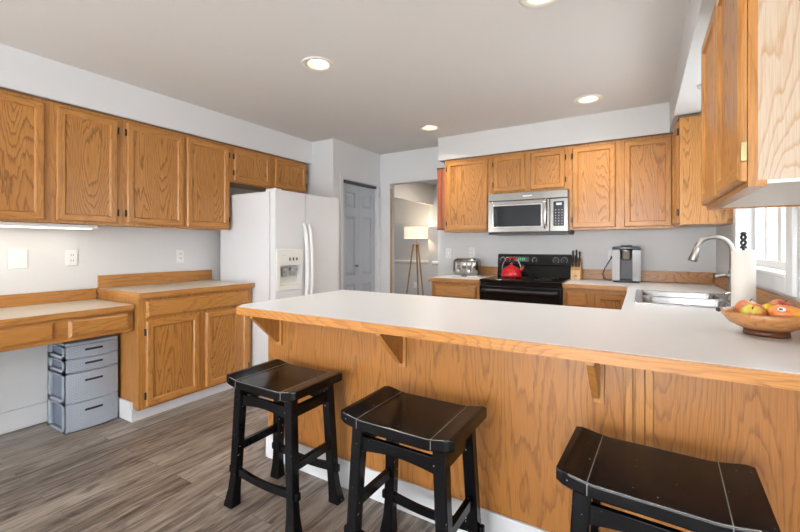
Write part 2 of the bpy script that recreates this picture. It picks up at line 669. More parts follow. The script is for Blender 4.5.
WY0, WY1, WZ0, WZ1 = 2.345, 3.42, 1.10, 2.08
m = MB()     # right wall with the window over the sink
m.box(XR, XR + 0.14, YR, WY0, 0, CZ)
m.box(XR, XR + 0.14, WY1, YB, 0, CZ)
m.box(XR, XR + 0.14, WY0, WY1, 0, WZ0)
m.box(XR, XR + 0.14, WY0, WY1, WZ1, CZ)
struct('wall_right', m, WALL)

m = MB()     # rear wall of the dining end
m.box(XL, XR + 0.14, YR - 0.12, YR, 0, CZ)
struct('wall_rear', m, WALL)

PX = -2.948
PD0, PD1, PDZ = 3.597, 4.297, 2.015
m = MB()     # pantry closet bump-out
m.box(XL, PX - 0.10, 3.43, 3.53, 0, CZ)
m.box(PX - 0.10, PX, 3.43, PD0, 0, CZ)
m.box(PX - 0.10, PX, PD1, YB, 0, CZ)
m.box(PX - 0.10, PX, PD0, PD1, PDZ, CZ)
struct('wall_pantry', m, WALL)

# hall and front room beyond the doorway
m = MB()
m.box(-3.6, -3.5, 4.475, 4.9, 0, CZ)
m.box(-3.6, -3.5, 4.9, 7.03, 2.05, CZ)
struct('wall_hall_left', m, plain('hall_warm_paint', (0.66, 0.62, 0.575), 0.8))
m = MB()
m.box(-3.6, -0.9, 7.03, 7.13, 0, CZ)
struct('wall_hall_back', m, WALLW)
m = MB()
m.box(-1.0, -0.9, 4.475, 7.03, 0, CZ)
struct('wall_hall_right', m, WALLW)
m = MB()
m.box(-6.2, -3.6, 7.4, 7.5, 0, CZ)
struct('wall_front_room_back', m, WALLW)
m = MB()
m.box(-6.2, -6.1, 4.475, 7.4, 0, CZ)
struct('wall_front_room_left', m, WALLW)
m = MB()
m.box(-6.1, -3.75, 4.375, 4.475, 0, CZ)
struct('wall_front_room_near', m, WALLW)
m = MB()
m.prism([(7.375, 0.89), (7.399, 0.875), (7.399, 0.945), (7.385, 0.945), (7.37, 0.925)], 'x', -6.09, -3.6)
struct('trim_1', m, TRIM)
m = MB()
m.prism([(7.005, 0.89), (7.029, 0.875), (7.029, 0.945), (7.015, 0.945), (7.0, 0.925)], 'x', -3.498, -1.01)
struct('trim_2', m, TRIM)

# soffits over the wall cabinets
m = MB()
m.box(XL, -3.264, -0.3, 3.43, SZ, CZ)
struct('soffit_left', m, WALL)
m = MB()
m.box(-1.94, XR, 4.024, YB, SZ, CZ)
struct('soffit_back', m, SOFF)
m = MB()
m.box(0.20, XR, 0.75, 4.024, SZ, CZ)
struct('soffit_right', m, SOFF)

# baseboards
m = MB()
m.box(XL, XL + 0.014, -3.4, 1.40, 0, 0.14, 0.003)
struct('baseboard_left', m, TRIM)

# pantry bifold door and its casing
d = struct_empty('door_1', (PX - 0.03, (PD0 + PD1) / 2, 0))
m = MB()
for a, b in ((PD0 - 0.056, PD0 - 0.002), (PD1 + 0.002, PD1 + 0.056)):
    m.box(PX, PX + 0.014, a, b, 0, PDZ + 0.058, 0.004)
m.box(PX, PX + 0.0145, PD0 - 0.056, PD1 + 0.056, PDZ + 0.002, PDZ + 0.058, 0.004)
m.build('casing', TRIM, d)
m = MB()
m.box(PX - 0.07, PX - 0.01, PD0 + 0.002, PD1 - 0.002, PDZ - 0.03, PDZ - 0.003)
m.build('track', DGREY, d)
ymid = (PD0 + PD1) / 2
for a, b in ((PD0 + 0.006, ymid - 0.002), (ymid + 0.002, PD1 - 0.006)):
    F = facing('+x', PX - 0.045)
    mb = MB()
    x0 = PX - 0.045
    # stiles and rails, with three raised panels set in recesses
    rails = [(0.012, 0.20), (0.78, 0.88), (1.60, 1.70), (1.885, PDZ - 0.034)]
    mb.box(x0 - 0.022, x0 + 0.010, a, a + 0.075, 0.012, PDZ - 0.034)
    mb.box(x0 - 0.022, x0 + 0.010, b - 0.075, b, 0.012, PDZ - 0.034)
    for r0, r1 in rails:
        mb.box(x0 - 0.022, x0 + 0.010, a + 0.075, b - 0.075, r0, r1)
    lf = mb.build('leaf', DOORG, d)
    for (r0, r1) in ((0.20, 0.78), (0.88, 1.60), (1.70, 1.885)):
        pn = loop_front(F, a + 0.075, b - 0.075, r0, r1, [(0, -0.02), (0, -0.012), (0.014, -0.013), (0.042, 0.005)], True)
        pn.build('panel', DOORG, lf)
m = MB()
kz, ky = 0.87 + 0.13, PD0 + 0.28
m.tube([(PX - 0.036, ky, kz), (PX - 0.015, ky, kz), (PX - 0.006, ky, kz), (PX + 0.004, ky, kz)], [0.009, 0.008, 0.017, 0.012], 14)
m.build('knob', STEEL, d)

# lining of the doorway to the hall
m = MB()
m.box(DX0, DX0 + 0.012, YB, YB + 0.112, 0, DZ)
struct('trim_3', m, CREAM)
m = MB()
m.box(DX0 + 0.0125, DX0 + 0.018, YB + 0.003, YB + 0.050, 0, 1.985, 0.001)
struct('trim_4', m, plain('warm_brown_trim', (0.50, 0.38, 0.27), 0.5))

# window over the sink
wn = struct_empty('window_1', (XR, (WY0 + WY1) / 2, WZ0))
m = MB()
m.box(XR - 0.018, XR, WY0 - 0.09, WY0, WZ0 - 0.075, WZ1 + 0.09, 0.004)
m.box(XR - 0.018, XR, WY1, WY1 + 0.088, WZ0 - 0.075, WZ1 + 0.09, 0.004)
m.box(XR - 0.0175, XR, WY0, WY1, WZ1, WZ1 + 0.09, 0.004)
m.box(XR - 0.0175, XR, WY0, WY1, WZ0 - 0.075, WZ0, 0.004)
m.build('casing', TRIM, wn)
m = MB()
m.box(XR - 0.022, XR + 0.12, WY0 + 0.001, WY1 - 0.001, WZ0, WZ0 + 0.016, 0.004)
m.build('sill', APWH, wn)
m = MB()
XW = XR + 0.075
m.box(XW, XW + 0.05, WY0, WY1, WZ0 + 0.016, WZ0 + 0.058, 0.004)
m.box(XW, XW + 0.05, WY0, WY1, WZ1 - 0.042, WZ1, 0.004)
m.box(XW, XW + 0.05, WY0, WY0 + 0.042, WZ0 + 0.05, WZ1 - 0.04, 0.004)
m.box(XW, XW + 0.05, WY1 - 0.042, WY1, WZ0 + 0.05, WZ1 - 0.04, 0.004)
m.box(XW + 0.005, XW + 0.045, 2.85, 2.92, WZ0 + 0.05, WZ1 - 0.04, 0.004)
m.box(XW + 0.012, XW + 0.038, 3.165, 3.215, WZ0 + 0.05, WZ1 - 0.04, 0.004)
m.box(XW + 0.012, XW + 0.038, 2.55, 2.60, WZ0 + 0.05, WZ1 - 0.04, 0.004)
fr = m.build('window_frame', APWH, wn)
m = MB()
m.box(XW + 0.022, XW + 0.027, WY0 + 0.04, WY1 - 0.04, WZ0 + 0.055, WZ1 - 0.04)
m.build('pane', GLASS, fr)

# ---------------------------------------------------------------- ceiling lights
dl_lab = ['recessed ceiling light in front of the refrigerator, above the desk end of the bar',
          'recessed ceiling light close to the back soffit above the coffee maker',
          'recessed ceiling light nearest the doorway to the hall',
          'recessed ceiling light above the middle of the bar, cut by the top of the photo']
for i, (x, y) in enumerate(HOLES):
    t = thing('recessed_light', dl_lab[i], 'ceiling light', (x, y, CZ), 'recessed ceiling lights')
    m = MB()
    m.lathe([(0.079, CZ - 0.0005), (0.108, CZ - 0.0005), (0.107, CZ - 0.005), (0.098, CZ - 0.009), (0.076, CZ - 0.006), (0.072, CZ)], x, y, 40, caps=False)
    m.build('trim_ring', CANR, t)
    m = MB()
    m.lathe([(0.0725, CZ - 0.003), (0.070, CZ + 0.05), (0.066, CZ + 0.10), (0.001, CZ + 0.102)], x, y, 32, caps=False)
    m.build('baffle', CAN, t)
    m = MB()
    m.lathe([(0.012, CZ + 0.098), (0.030, CZ + 0.075), (0.052, CZ + 0.035), (0.050, CZ + 0.024), (0.030, CZ + 0.018), (0.001, CZ + 0.016)], x, y, 24)
    m.build('bulb', BULB, t)
    l = bpy.data.lights.new('downlight', 'SPOT')
    l.energy = 30 if y < 3 else 38
    l.color = (1.0, 0.93, 0.83)
    l.spot_size = radians(135)
    l.spot_blend = 0.8
    l.shadow_soft_size = 0.06
    lo = bpy.data.objects.new('downlight', l)
    COL.objects.link(lo)
    lo.location = (0, 0, 0.008)
    lo.parent = t

t = thing('soffit_light', 'small round light set in the soffit underside above the sink window', 'ceiling light', (0.335, 2.95, SZ - 0.02))
m = MB()
m.lathe([(0.035, SZ - 0.0005), (0.052, SZ - 0.0005), (0.050, SZ - 0.012), (0.035, SZ - 0.016)], 0.335, 2.95, 28, caps=False)
m.build('trim_ring', CANR, t)
m = MB()
m.lathe([(0.034, SZ - 0.002), (0.030, SZ - 0.012), (0.002, SZ - 0.016)], 0.335, 2.95, 24)
m.build('lens', plain('frosted_lens', (0.75, 0.75, 0.75), 0.4), t)

# ---------------------------------------------------------------- wall cabinets on the desk wall


def carcass(parent, name, x0, x1, y0, y1, z0, z1, mats, gapface=None, recess=None):
    m = MB()
    m.box(x0, x1, y0, y1, z0, z1)
    return m.build(name, mats, parent)


def top_strip(parent, x0, x1, y0, y1):
    m = MB()
    m.box(x0, x1, y0, y1, SZ - 0.014, SZ - 0.001)
    m.build('scribe_strip', plain('brown_scribe', (0.16, 0.085, 0.035), 0.6), parent)


UX = -3.285
UB, UT = 1.39, SZ - 0.014


def left_upper(label, y0, y1, z0, doors, hinges):
    t = thing('wall_cabinet', label, 'cabinet', ((XL + UX) / 2, (y0 + y1) / 2, z0), 'oak cabinets above the desk and refrigerator')
    m = MB()
    m.box(XL + 0.002, UX - 0.019, y0 + 0.001, y1 - 0.001, z0 + 0.004, UT)
    m.build('body', OAK['z'], t)
    m = MB()
    m.box(UX - 0.0188, UX, y0 + 0.0005, y1 - 0.0005, z0, UT)
    m.build('face_frame', OAK['z'], t)
    top_strip(t, XL + 0.004, UX + 0.006, y0 + 0.001, y1 - 0.001)
    for (a, b), h in zip(doors, hinges):
        cab_door(t, '+x', UX, a, b, z0 + 0.016, UT - 0.02, h)
    return t


left_upper('tall two-door oak wall cabinet over the desk with the under-cabinet light below it', 0.57, 1.458, UB, [(0.62, 1.010), (1.071, 1.426)], ['lo', 'hi'])
left_upper('tall two-door oak wall cabinet between the desk cabinet and the refrigerator', 1.458, 2.367, UB, [(1.490, 1.917), (1.947, 2.346)], ['lo', 'hi'])
left_upper('short two-door oak wall cabinet over the white refrigerator', 2.367, 3.352, 1.838, [(2.405, 2.830), (2.896, 3.339)], ['lo', 'hi'])

t = thing('under_cabinet_light', 'white strip light glowing under the oak cabinet over the desk', 'light', (-3.42, 1.0, UB - 0.03))
m = MB()
m.box(-3.47, -3.36, 0.66, 1.34, UB - 0.026, UB - 0.001, 0.004)
m.build('housing', APWH, t)
m = MB()
m.box(-3.455, -3.375, 0.69, 1.31, UB - 0.032, UB - 0.0255, 0.002)
m.build('lens', TUBE, t)
lo = area('under_cabinet_glow', (0, 0, -0.006), (0, 0, 0), 0.08, 0.6, 0.45, (1.0, 0.87, 0.62))
lo.parent = t

# ---------------------------------------------------------------- desk and base cabinet on the desk wall
t = thing('base_cabinet', 'low oak base cabinet with one wide drawer and two doors beside the refrigerator', 'cabinet', (-3.3, 1.9, 0))
BX, BY0, BY1 = -2.998, 1.436, 2.374
m = MB()
m.box(XL + 0.002, BX - 0.019, BY0, BY1, 0.09, 0.868)
m.build('body', OAK['z'], t)
m = MB()
m.box(BX - 0.0188, BX, BY0 - 0.0005, BY1, 0.0895, 0.868)
m.build('face_frame', OAK['z'], t)
m = MB()
m.box(XL + 0.002, -3.075, BY0 + 0.004, BY1 - 0.002, 0, 0.09)
m.build('plinth', TRIM, t)
m = MB()
m.box(-3.074, -3.060, BY0 - 0.014, BY1 - 0.002, 0, 0.0885)
m.box(XL + 0.016, -3.0745, BY0 - 0.0135, BY0 - 0.0015, 0, 0.135)
m.build('kick_board', TRIM, t, 'white kick board')
drawer_front(t, '+x', BX, 1.483, 2.335, 0.727, 0.850)
cab_door(t, '+x', BX, 1.483, 1.877, 0.106, 0.706, 'lo')
cab_door(t, '+x', BX, 1.933, 2.335, 0.106, 0.706, 'hi')

t = thing('worktop', 'beige laminate worktop with oak edge and backsplash on the low cabinet beside the refrigerator', 'countertop', (-3.28, 1.9, 0.87))
m = MB()
m.box(XL + 0.002, -2.978, 1.442, 2.384, 0.870, 0.911)
m.build('slab', LAMT, t)
m = MB()
m.box(-2.978, -2.962, 1.424, 2.384, 0.871, 0.9105, 0.004)
m.build('edge_band', OAK['y'], t)
m = MB()
m.box(XL + 0.002, -2.978, 1.424, 1.442, 0.871, 0.9105, 0.003)
m.build('edge_band', OAK['x'], t)
m = MB()
m.box(XL + 0.002, XL + 0.021, 1.432, 2.384, 0.9115, 1.010, 0.002)
m.build('backsplash', OAK['y'], t)

t = thing('desk', 'built-in oak desk with white top and shallow drawers spanning beside the base cabinet', 'desk', (-3.3, 0.9, 0))
DK0, DK1 = -0.10, 1.419
m = MB()
m.box(XL + 0.002, -3.022, DK0, DK1, 0.794, 0.832)
m.build('desktop', LAMT, t)
m = MB()
m.box(-3.022, -3.008, DK0, DK1, 0.7945, 0.8315, 0.004)
m.build('edge_band', OAK['y'], t)
m = MB()
m.box(XL + 0.002, XL + 0.021, DK0, DK1, 0.8325, 0.915, 0.002)
m.build('backsplash', OAK['y'], t)
m = MB()
m.box(-3.060, -3.040, DK0, DK1, 0.648, 0.793)
m.build('apron', OAK['y'], t)
drawer_front(t, '+x', -3.040, 1.051, 1.392, 0.668, 0.779)
drawer_front(t, '+x', -3.040, 0.600, 0.983, 0.668, 0.779)
drawer_front(t, '+x', -3.040, 0.140, 0.535, 0.668, 0.779)
m = MB()
m.box(XL + 0.002, -3.062, DK0, DK0 + 0.02, 0, 0.793)
m.build('side_panel', OAK['z'], t)

# plastic drawer tower
t = thing('storage_drawer_unit', 'blue-grey woven plastic four-drawer storage tower under the desk', 'storage drawers', (-3.40, 1.257, 0))
TX0, TX1, TY0, TY1 = -3.528, -3.232, 1.105, 1.410
m = MB()
lv = [(0.0, 0.195), (0.195, 0.395), (0.395, 0.488), (0.488, 0.580)]
for z0, z1 in lv:
    for y in (TY0, TY1 - 0.012):
        m.box(TX0, TX0 + 0.05, y, y + 0.012, z0, z1)
        m.box(TX1 - 0.06, TX1, y, y + 0.012, z0, z1)
        m.box(TX0, TX1, y, y + 0.012, z1 - 0.022, z1, 0.002)
        m.box(TX0, TX1, y, y + 0.012, z0, z0 + 0.018)
    m.box(TX0, TX1, TY0, TY1, z1 - 0.012, z1)
m.box(TX0, TX0 + 0.008, TY0, TY1, 0, 0.58)
m.box(TX0, TX1 + 0.004, TY0 - 0.002, TY1 + 0.002, 0.578, 0.594, 0.004)
m.build('frame', TOWER, t)
for z0, z1 in lv:
    small = z1 - z0 < 0.12
    dm = MB()
    n = 12
    poly = [(TX0 + 0.02, TY0 + 0.014)]
    poly = []
    for k in range(n + 1):
        f = k / n
        poly.append((TX1 + 0.003 + 0.018 * sin(pi * f), TY0 + (TY1 - TY0) * f))
    poly += [(TX1 - 0.02, TY1), (TX1 - 0.02, TY0)]
    dm.prism(poly, 'z', z0 + 0.005, z1 - 0.006, 0.003)
    dr = dm.build('drawer', WEAVE, t)
    dm = MB()
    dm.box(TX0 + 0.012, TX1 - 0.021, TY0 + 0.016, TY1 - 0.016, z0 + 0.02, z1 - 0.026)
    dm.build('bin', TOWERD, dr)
    hm = MB()
    zc = z1 - 0.040 if small else z1 - 0.062
    pts = []
    for k in range(9):
        f = 0.33 + 0.34 * k / 8
        pts.append((TX1 + 0.0045 + 0.018 * sin(pi * f), TY0 + (TY1 - TY0) * f))
    back = [(px_ - 0.006, py_) for px_, py_ in pts[::-1]]
    hm.prism(pts + back, 'z', zc - 0.007, zc + 0.007)
    hm.build('handle', plain('navy_handle', (0.015, 0.018, 0.028), 0.5), dr, 'dark slot handle')

# wall plates


def plate(label, kind, face, u, z, wd=0.072, ht=0.116, toggles=0, outlets=0, name='wall_plate', cat='wall plate', group=None):
    F = facing(*face)
    t = thing(name, label, cat, F(u, z, 0), group)

    def bx(u0, u1, z0, z1, w0, w1, nm, mt, par, bev=0.0):
        mb = MB()
        a, b = F(u0, z0, w0), F(u1, z1, w1)
        mb.box(a[0], b[0], a[1], b[1], a[2], b[2], bev)
        return mb.build(nm, mt, par)
    p = bx(u - wd / 2, u + wd / 2, z - ht / 2, z + ht / 2, 0.001, 0.008, 'plate', APWH, t, 0.003)
    for k in range(toggles):
        uu = u + (k - (toggles - 1) / 2) * 0.045
        bx(uu - 0.006, uu + 0.006, z - 0.012, z + 0.012, 0.0075, 0.018, 'toggle', APWH, t, 0.002)
    if outlets:
        for s in (-1, 1):
            rc = bx(u - 0.017, u + 0.017, z + s * 0.02 - 0.014, z + s * 0.02 + 0.014, 0.007, 0.0105, 'receptacle', APWH, t, 0.003)
            for q in (-1, 1):
                bx(u + q * 0.007 - 0.0018, u + q * 0.007 + 0.0018, z + s * 0.02 - 0.005, z + s * 0.02 + 0.006, 0.0100, 0.0112, 'slot', DGREY, rc)
    return t


WLF = ('+x', XL)
WBF = ('-y', YB)
WRF = ('-x', XR)
plate('blank white square wall plate over the desk', 0, WLF, 0.972, 1.150, 0.095, 0.125)
plate('white wall outlet above the drawer tower end of the desk', 0, WLF, 1.270, 1.152, outlets=2, name='wall_outlet', cat='outlet')
plate('white wall outlet above the low cabinet worktop beside the refrigerator', 0, WLF, 2.080, 1.148, outlets=2, name='wall_outlet', cat='outlet')
plate('white light switch on the back wall nearest the doorway', 0, WBF, -1.965, 1.150, toggles=1, name='light_switch', cat='switch')
plate('white wall outlet directly behind the toaster', 0, WBF, -1.670, 1.165, outlets=2, name='wall_outlet', cat='outlet')
plate('white wall outlet half hidden by the coffee maker', 0, WBF, -0.245, 1.150, outlets=2, name='wall_outlet', cat='outlet')
plate('white wall outlet beside the window casing over the fruit bowl', 0, WRF, 2.170, 1.155, outlets=2, name='wall_outlet', cat='outlet')

# ---------------------------------------------------------------- refrigerator
FX0, FX1, FY0, FY1, FZ = -3.484, -2.795, 2.400, 3.258, 1.734
t = thing('refrigerator', 'white side-by-side refrigerator with ice and water dispenser', 'refrigerator', (-3.2, 2.86, 0))
m = MB()
m.box(FX0, FX1, FY0, FY1, 0.02, FZ - 0.012, 0.006)
m.build('body', FRW, t)
m = MB()
m.box(FX1, FX1 + 0.012, FY0 + 0.008, FY1 - 0.008, 0.06, FZ - 0.018)
m.build('gasket', plain('grey_gasket', (0.32, 0.33, 0.36), 0.6), t)
m = MB()
m.box(FX1 + 0.002, FX1 + 0.045, FY0 + 0.01, FY1 - 0.01, 0.012, 0.105, 0.004)
m.build('grille', DGREY, t)
FS = 2.767
XF = -2.718
# dispenser opening in the freezer door: door built around it
dy0, dy1 = 2.450, 2.712
m = MB()
m.box(FX1 + 0.012, XF, FY0, FS - 0.003, 1.105, FZ, 0.006)
m.box(FX1 + 0.012, XF, FY0, FS - 0.003, 0.11, 0.855, 0.006)
m.box(FX1 + 0.012, XF, FY0, dy0 - 0.012, 0.845, 1.115, 0.006)
m.box(FX1 + 0.012, XF, dy1 - 0.005, FS - 0.003, 0.845, 1.115, 0.006)
m.box(FX1 + 0.012, XF - 0.060, FY0 + 0.02, FS - 0.02, 0.845, 1.115)
fd = m.build('freezer_door', FRW, t)
m = MB()
m.box(FX1 + 0.012, XF, FS + 0.003, FY1, 0.11, FZ, 0.008)
rd = m.build('fridge_door', FRW, t)
for y, par in ((FS - 0.030, fd), (FS + 0.030, rd)):
    m = MB()
    pts = []
    for k in range(13):
        f = k / 12
        pts.append((XF + 0.004 + 0.050 * sin(pi * f) ** 0.5, y, 0.62 + 0.83 * f))
    m.tube(pts, [0.014] + [0.0185] * 11 + [0.014], 14)
    m.build('handle', FRH, par)
m = MB()
ax, bxx = XF - 0.004, XF + 0.009
m.box(ax, bxx, 2.411, 2.734, 1.062, 1.212, 0.006)
m.box(ax, bxx, 2.411, 2.734, 0.842, 0.885, 0.006)
m.box(ax, bxx, 2.411, 2.456, 0.880, 1.067, 0.004)
m.box(ax, bxx, 2.702, 2.734, 0.880, 1.067, 0.004)
ds = m.build('dispenser', DISPW, fd)
m = MB()
m.box(XF - 0.058, XF - 0.052, 2.448, 2.712, 0.872, 1.072)
m.build('alcove', DISPW, ds)
for y in (2.535, 2.640):
    m = MB()
    m.box(XF - 0.052, XF - 0.012, y - 0.035, y + 0.035, 1.012, 1.042, 0.006)
    m.box(XF - 0.050, XF - 0.022, y - 0.026, y + 0.026, 0.965, 1.010, 0.006)
    m.build('lever', DISPG, ds)
m = MB()
m.box(XF - 0.050, XF + 0.004, 2.458, 2.700, 0.886, 0.900, 0.003)
m.build('drip_tray', DISPW, ds)
for k in range(3):
    m = MB()
    y = 2.555 + 0.042 * k
    m.box(XF + 0.0085, XF + 0.012, y, y + 0.016, 1.108, 1.135, 0.001)
    m.build('button', DGREY, ds)
m = MB()
m.box(XF + 0.0085, XF + 0.0105, 2.476, 2.522, 1.152, 1.166, 0.0005)
m.build('badge', PRINT, ds)
for y in (FY0 + 0.05, FY1 - 0.05):
    m = MB()
    m.box(FX1 - 0.06, XF - 0.012, y - 0.035, y + 0.035, FZ - 0.0118, FZ + 0.012, 0.005)
    m.build('hinge_cover', FRH, t)

# ---------------------------------------------------------------- stove wall: upper cabinets
UY = 4.036


def back_upper(label, x0, x1, z0, doors, hinges):
    t = thing('wall_cabinet', label, 'cabinet', ((x0 + x1) / 2, 4.2, z0), 'oak cabinets on the stove wall')
    m = MB()
    m.box(x0 + 0.001, x1 - 0.001, UY + 0.019, YB - 0.002, z0 + 0.004, UT)
    m.build('body', OAK['z'], t)
    m = MB()
    m.box(x0 + 0.0005, x1 - 0.0005, UY, UY + 0.0188, z0, UT)
    m.build('face_frame', OAK['z'], t)
    top_strip(t, x0 + 0.001, x1 - 0.001, UY - 0.006, YB - 0.004)
    for (a, b), h in zip(doors, hinges):
        cab_door(t, '-y', UY, a, b, z0 + 0.018, UT - 0.022, h)
    return t


back_upper('tall single-door oak wall cabinet between the doorway and the microwave', -1.866, -1.350, UB, [(-1.832, -1.371)], ['lo'])
back_upper('short two-door oak cabinet over the microwave', -1.350, -0.585, 1.775, [(-1.308, -0.988), (-0.935, -0.620)], ['lo', 'hi'])
back_upper('tall two-door oak wall cabinet above the coffee maker', -0.585, 0.232, UB, [(-0.552, -0.199), (-0.133, 0.216)], ['lo', 'hi'])

# cabinets on the window wall
t = thing('wall_cabinet', 'oak corner wall cabinet with plain end panel beside the sink window', 'cabinet', (0.39, 3.78, UB), 'oak cabinets on the window wall')
m = MB()
m.box(0.254, XR - 0.002, 3.525, 4.030, UB + 0.004, 2.165)
m.build('body', OAKP['z'], t)
m = MB()
m.box(0.235, 0.2538, 3.5245, 4.010, UB, 2.165)
m.build('face_frame', OAK['z'], t)
m = MB()
m.box(0.228, XR - 0.003, 3.519, 4.010, 2.1655, 2.178)
m.build('scribe_strip', MATS['brown_scribe'], t)
cab_door(t, '-x', 0.235, 3.545, 3.990, UB + 0.018, 2.145, 'lo')

t = thing('wall_cabinet', 'two-door oak wall cabinet hanging over the fruit bowl end of the counter', 'cabinet', (0.39, 1.73, UB), 'oak cabinets on the window wall')
NY0, NY1, NT = 1.348, 2.120, 2.110
m = MB()
m.box(0.2545, XR - 0.002, NY0, NY1, UB + 0.016, NT)
m.build('body', oak('lit_oak_end', 'z', (0.58, 0.47, 0.36), (0.55, 0.43, 0.31), (0.43, 0.25, 0.12), 1.0, 0.3, 5.0, 40), t, 'oak end panel with strong light in its colour')  # strong light falling on the end panel is put into its pale oak
m = MB()
m.box(0.2545, 0.272, NY0, NY1, UB, UB + 0.0155)
m.box(0.530, XR - 0.002, NY0, NY1, UB + 0.004, UB + 0.0155)
m.box(0.272, 0.530, NY1 - 0.014, NY1, UB + 0.0, UB + 0.0155)
m.build('bottom_rail', OAK['y'], t)
m = MB()
m.box(0.272, 0.530, NY0 + 0.001, NY1 - 0.0145, UB + 0.006, UB + 0.0155)
m.build('underside', plain('white_underside', (0.74, 0.70, 0.64), 0.5), t, 'white underside board')
m = MB()
m.box(0.235, 0.2543, NY0 - 0.0005, NY1, UB, NT)
m.build('face_frame', OAK['z'], t)
cab_door(t, '-x', 0.235, 1.353, 1.722, UB + 0.016, NT - 0.034, 'lo', hm=BRASS)
cab_door(t, '-x', 0.235, 1.742, 2.104, UB + 0.016, NT - 0.034, 'hi', hm=BRASS)

# reddish rack on the cabinet end beside the doorway
t = thing('wall_rack', 'narrow reddish wooden rack fixed to the upper cabinet end beside the doorway', 'rack', (-1.93, 4.22, 1.425))
m = MB()
m.box(-1.985, -1.8685, 4.10, 4.358, 1.437, 2.108)
m.build('body', REDW, t)
m = MB()
m.box(-1.990, -1.8685, 4.095, 4.358, 2.1085, 2.122)
m.box(-1.990, -1.8685, 4.095, 4.358, 1.424, 1.4365)
m.build('cap', plain('dark_red_cap', (0.12, 0.04, 0.025), 0.5), t)
for z0, z1 in ((1.44, 1.66), (1.67, 1.89), (1.90, 2.105)):
    m = MB()
    m.box(-1.975, -1.935, 4.092, 4.0995, z0, z1, 0.002)
    m.box(-1.928, -1.880, 4.092, 4.0995, z0, z1, 0.002)
    m.build('slat', REDW, t)

# ---------------------------------------------------------------- stove wall: base cabinets and counters
t = thing('base_cabinet', 'oak base cabinet with a drawer below the toaster', 'cabinet', (-1.63, 4.05, 0))
m = MB()
m.box(-1.885, -1.352, 3.775, YB - 0.002, 0.09, 0.868)
m.build('body', OAK['z'], t)
m = MB()
m.box(-1.8855, -1.3515, 3.756, 3.7748, 0.0895, 0.868)
m.build('face_frame', OAK['z'], t)
m = MB()
m.box(-1.88, -1.355, 3.84, 4.3, 0, 0.0895)
m.build('plinth', TRIM, t)
drawer_front(t, '-y', 3.756, -1.850, -1.388, 0.715, 0.845)
cab_door(t, '-y', 3.756, -1.850, -1.388, 0.106, 0.695)

t = thing('worktop', 'small white worktop with oak edge holding the toaster', 'countertop', (-1.63, 4.05, 0.87))
m = MB()
m.box(-1.890, -1.350, 3.748, YB - 0.002, 0.870, 0.911)
m.build('slab', LAM, t)
m = MB()
m.box(-1.908, -1.350, 3.730, 3.748, 0.871, 0.9105, 0.003)
m.build('edge_band', OAK['x'], t)
m = MB()
m.box(-1.908, -1.890, 3.748, YB - 0.002, 0.871, 0.9105, 0.003)
m.build('edge_band', OAK['y'], t)
m = MB()
m.box(-1.890, -1.350, YB - 0.021, YB - 0.002, 0.9115, 1.010, 0.002)
m.build('backsplash', OAK['x'], t)

t = thing('base_cabinet', 'oak base cabinet with drawer and door between the stove and the sink counter', 'cabinet', (-0.33, 4.05, 0))
m = MB()
m.box(-0.592, -0.072, 3.775, YB - 0.002, 0.09, 0.868)
m.build('body', OAK['z'], t)
m = MB()
m.box(-0.5925, -0.072, 3.756, 3.7748, 0.0895, 0.868)
m.build('face_frame', OAK['z'], t)
m = MB()
m.box(-0.59, -0.075, 3.84, 4.3, 0, 0.0895)
m.build('plinth', TRIM, t)
drawer_front(t, '-y', 3.756, -0.565, -0.402, 0.715, 0.840)
cab_door(t, '-y', 3.756, -0.565, -0.402, 0.106, 0.695)
cab_door(t, '-y', 3.756, -0.342, -0.105, 0.106, 0.835)

# sink base cabinet under the window run
t = thing('sink_base_cabinet', 'oak sink base cabinet under the window counter', 'cabinet', (0.25, 3.3, 0))
m = MB()
m.box(-0.070, XR - 0.002, 2.322, 2.60, 0.09, 0.868)
m.box(-0.070, XR - 0.002, 3.46, YB - 0.002, 0.09, 0.868)
m.box(-0.070, -0.052, 2.60, 3.46, 0.09, 0.868)
m.build('body', OAK['z'], t)
m = MB()
m.box(0.0, XR - 0.002, 2.33, 4.3, 0, 0.0895)
m.build('plinth', TRIM, t)
for a, b in ((2.66, 3.02), (3.04, 3.40)):
    cab_door(t, '-x', -0.071, a, b, 0.106, 0.69)

# peninsula base
PY, PXL = 1.614, -1.880
t = thing('peninsula_base', 'oak-panelled breakfast bar base with three corbels behind the stools', 'bar base', (-0.9, 1.95, 0))
m = MB()
m.box(PXL + 0.006, XR - 0.003, PY + 0.012, 2.318, 0.0, 0.868)
m.build('body', OAK['z'], t)
for a, b in ((PXL, -0.972), (-0.970, -0.056)):
    m = MB()
    m.box(a, b, PY, PY + 0.0115, 0.02, 0.868)
    m.build('back_panel', BARW, t)
m = MB()
m.box(0.036, XR - 0.003, PY, PY + 0.0115, 0.02, 0.868)
m.build('back_panel', BARW, t)
m = MB()
m.box(PXL - 0.006, PXL, PY, 2.318, 0.0, 0.868)
m.build('end_panel', OAK['z'], t)
m = MB()
m.box(-0.0485, -0.027, PY - 0.006, PY + 0.0115, 0.02, 0.868, 0.002)
m.build('trim_strip', OAK['z'], t)
m = MB()
m.box(-0.0195, 0.0085, PY - 0.008, PY + 0.0115, 0.02, 0.868, 0.002)
m.build('trim_strip', OAK['z'], t)
m = MB()
m.box(0.010, 0.034, PY - 0.004, PY + 0.0115, 0.02, 0.868, 0.002)
m.build('trim_strip', OAK['z'], t)
m = MB()
m.box(PXL - 0.020, XR - 0.003, PY - 0.014, PY - 0.0005, 0, 0.14, 0.003)
m.box(PXL - 0.020, PXL - 0.0065, PY - 0.014, 2.318, 0, 0.14, 0.003)
m.build('skirting', TRIM, t, 'white skirting board')
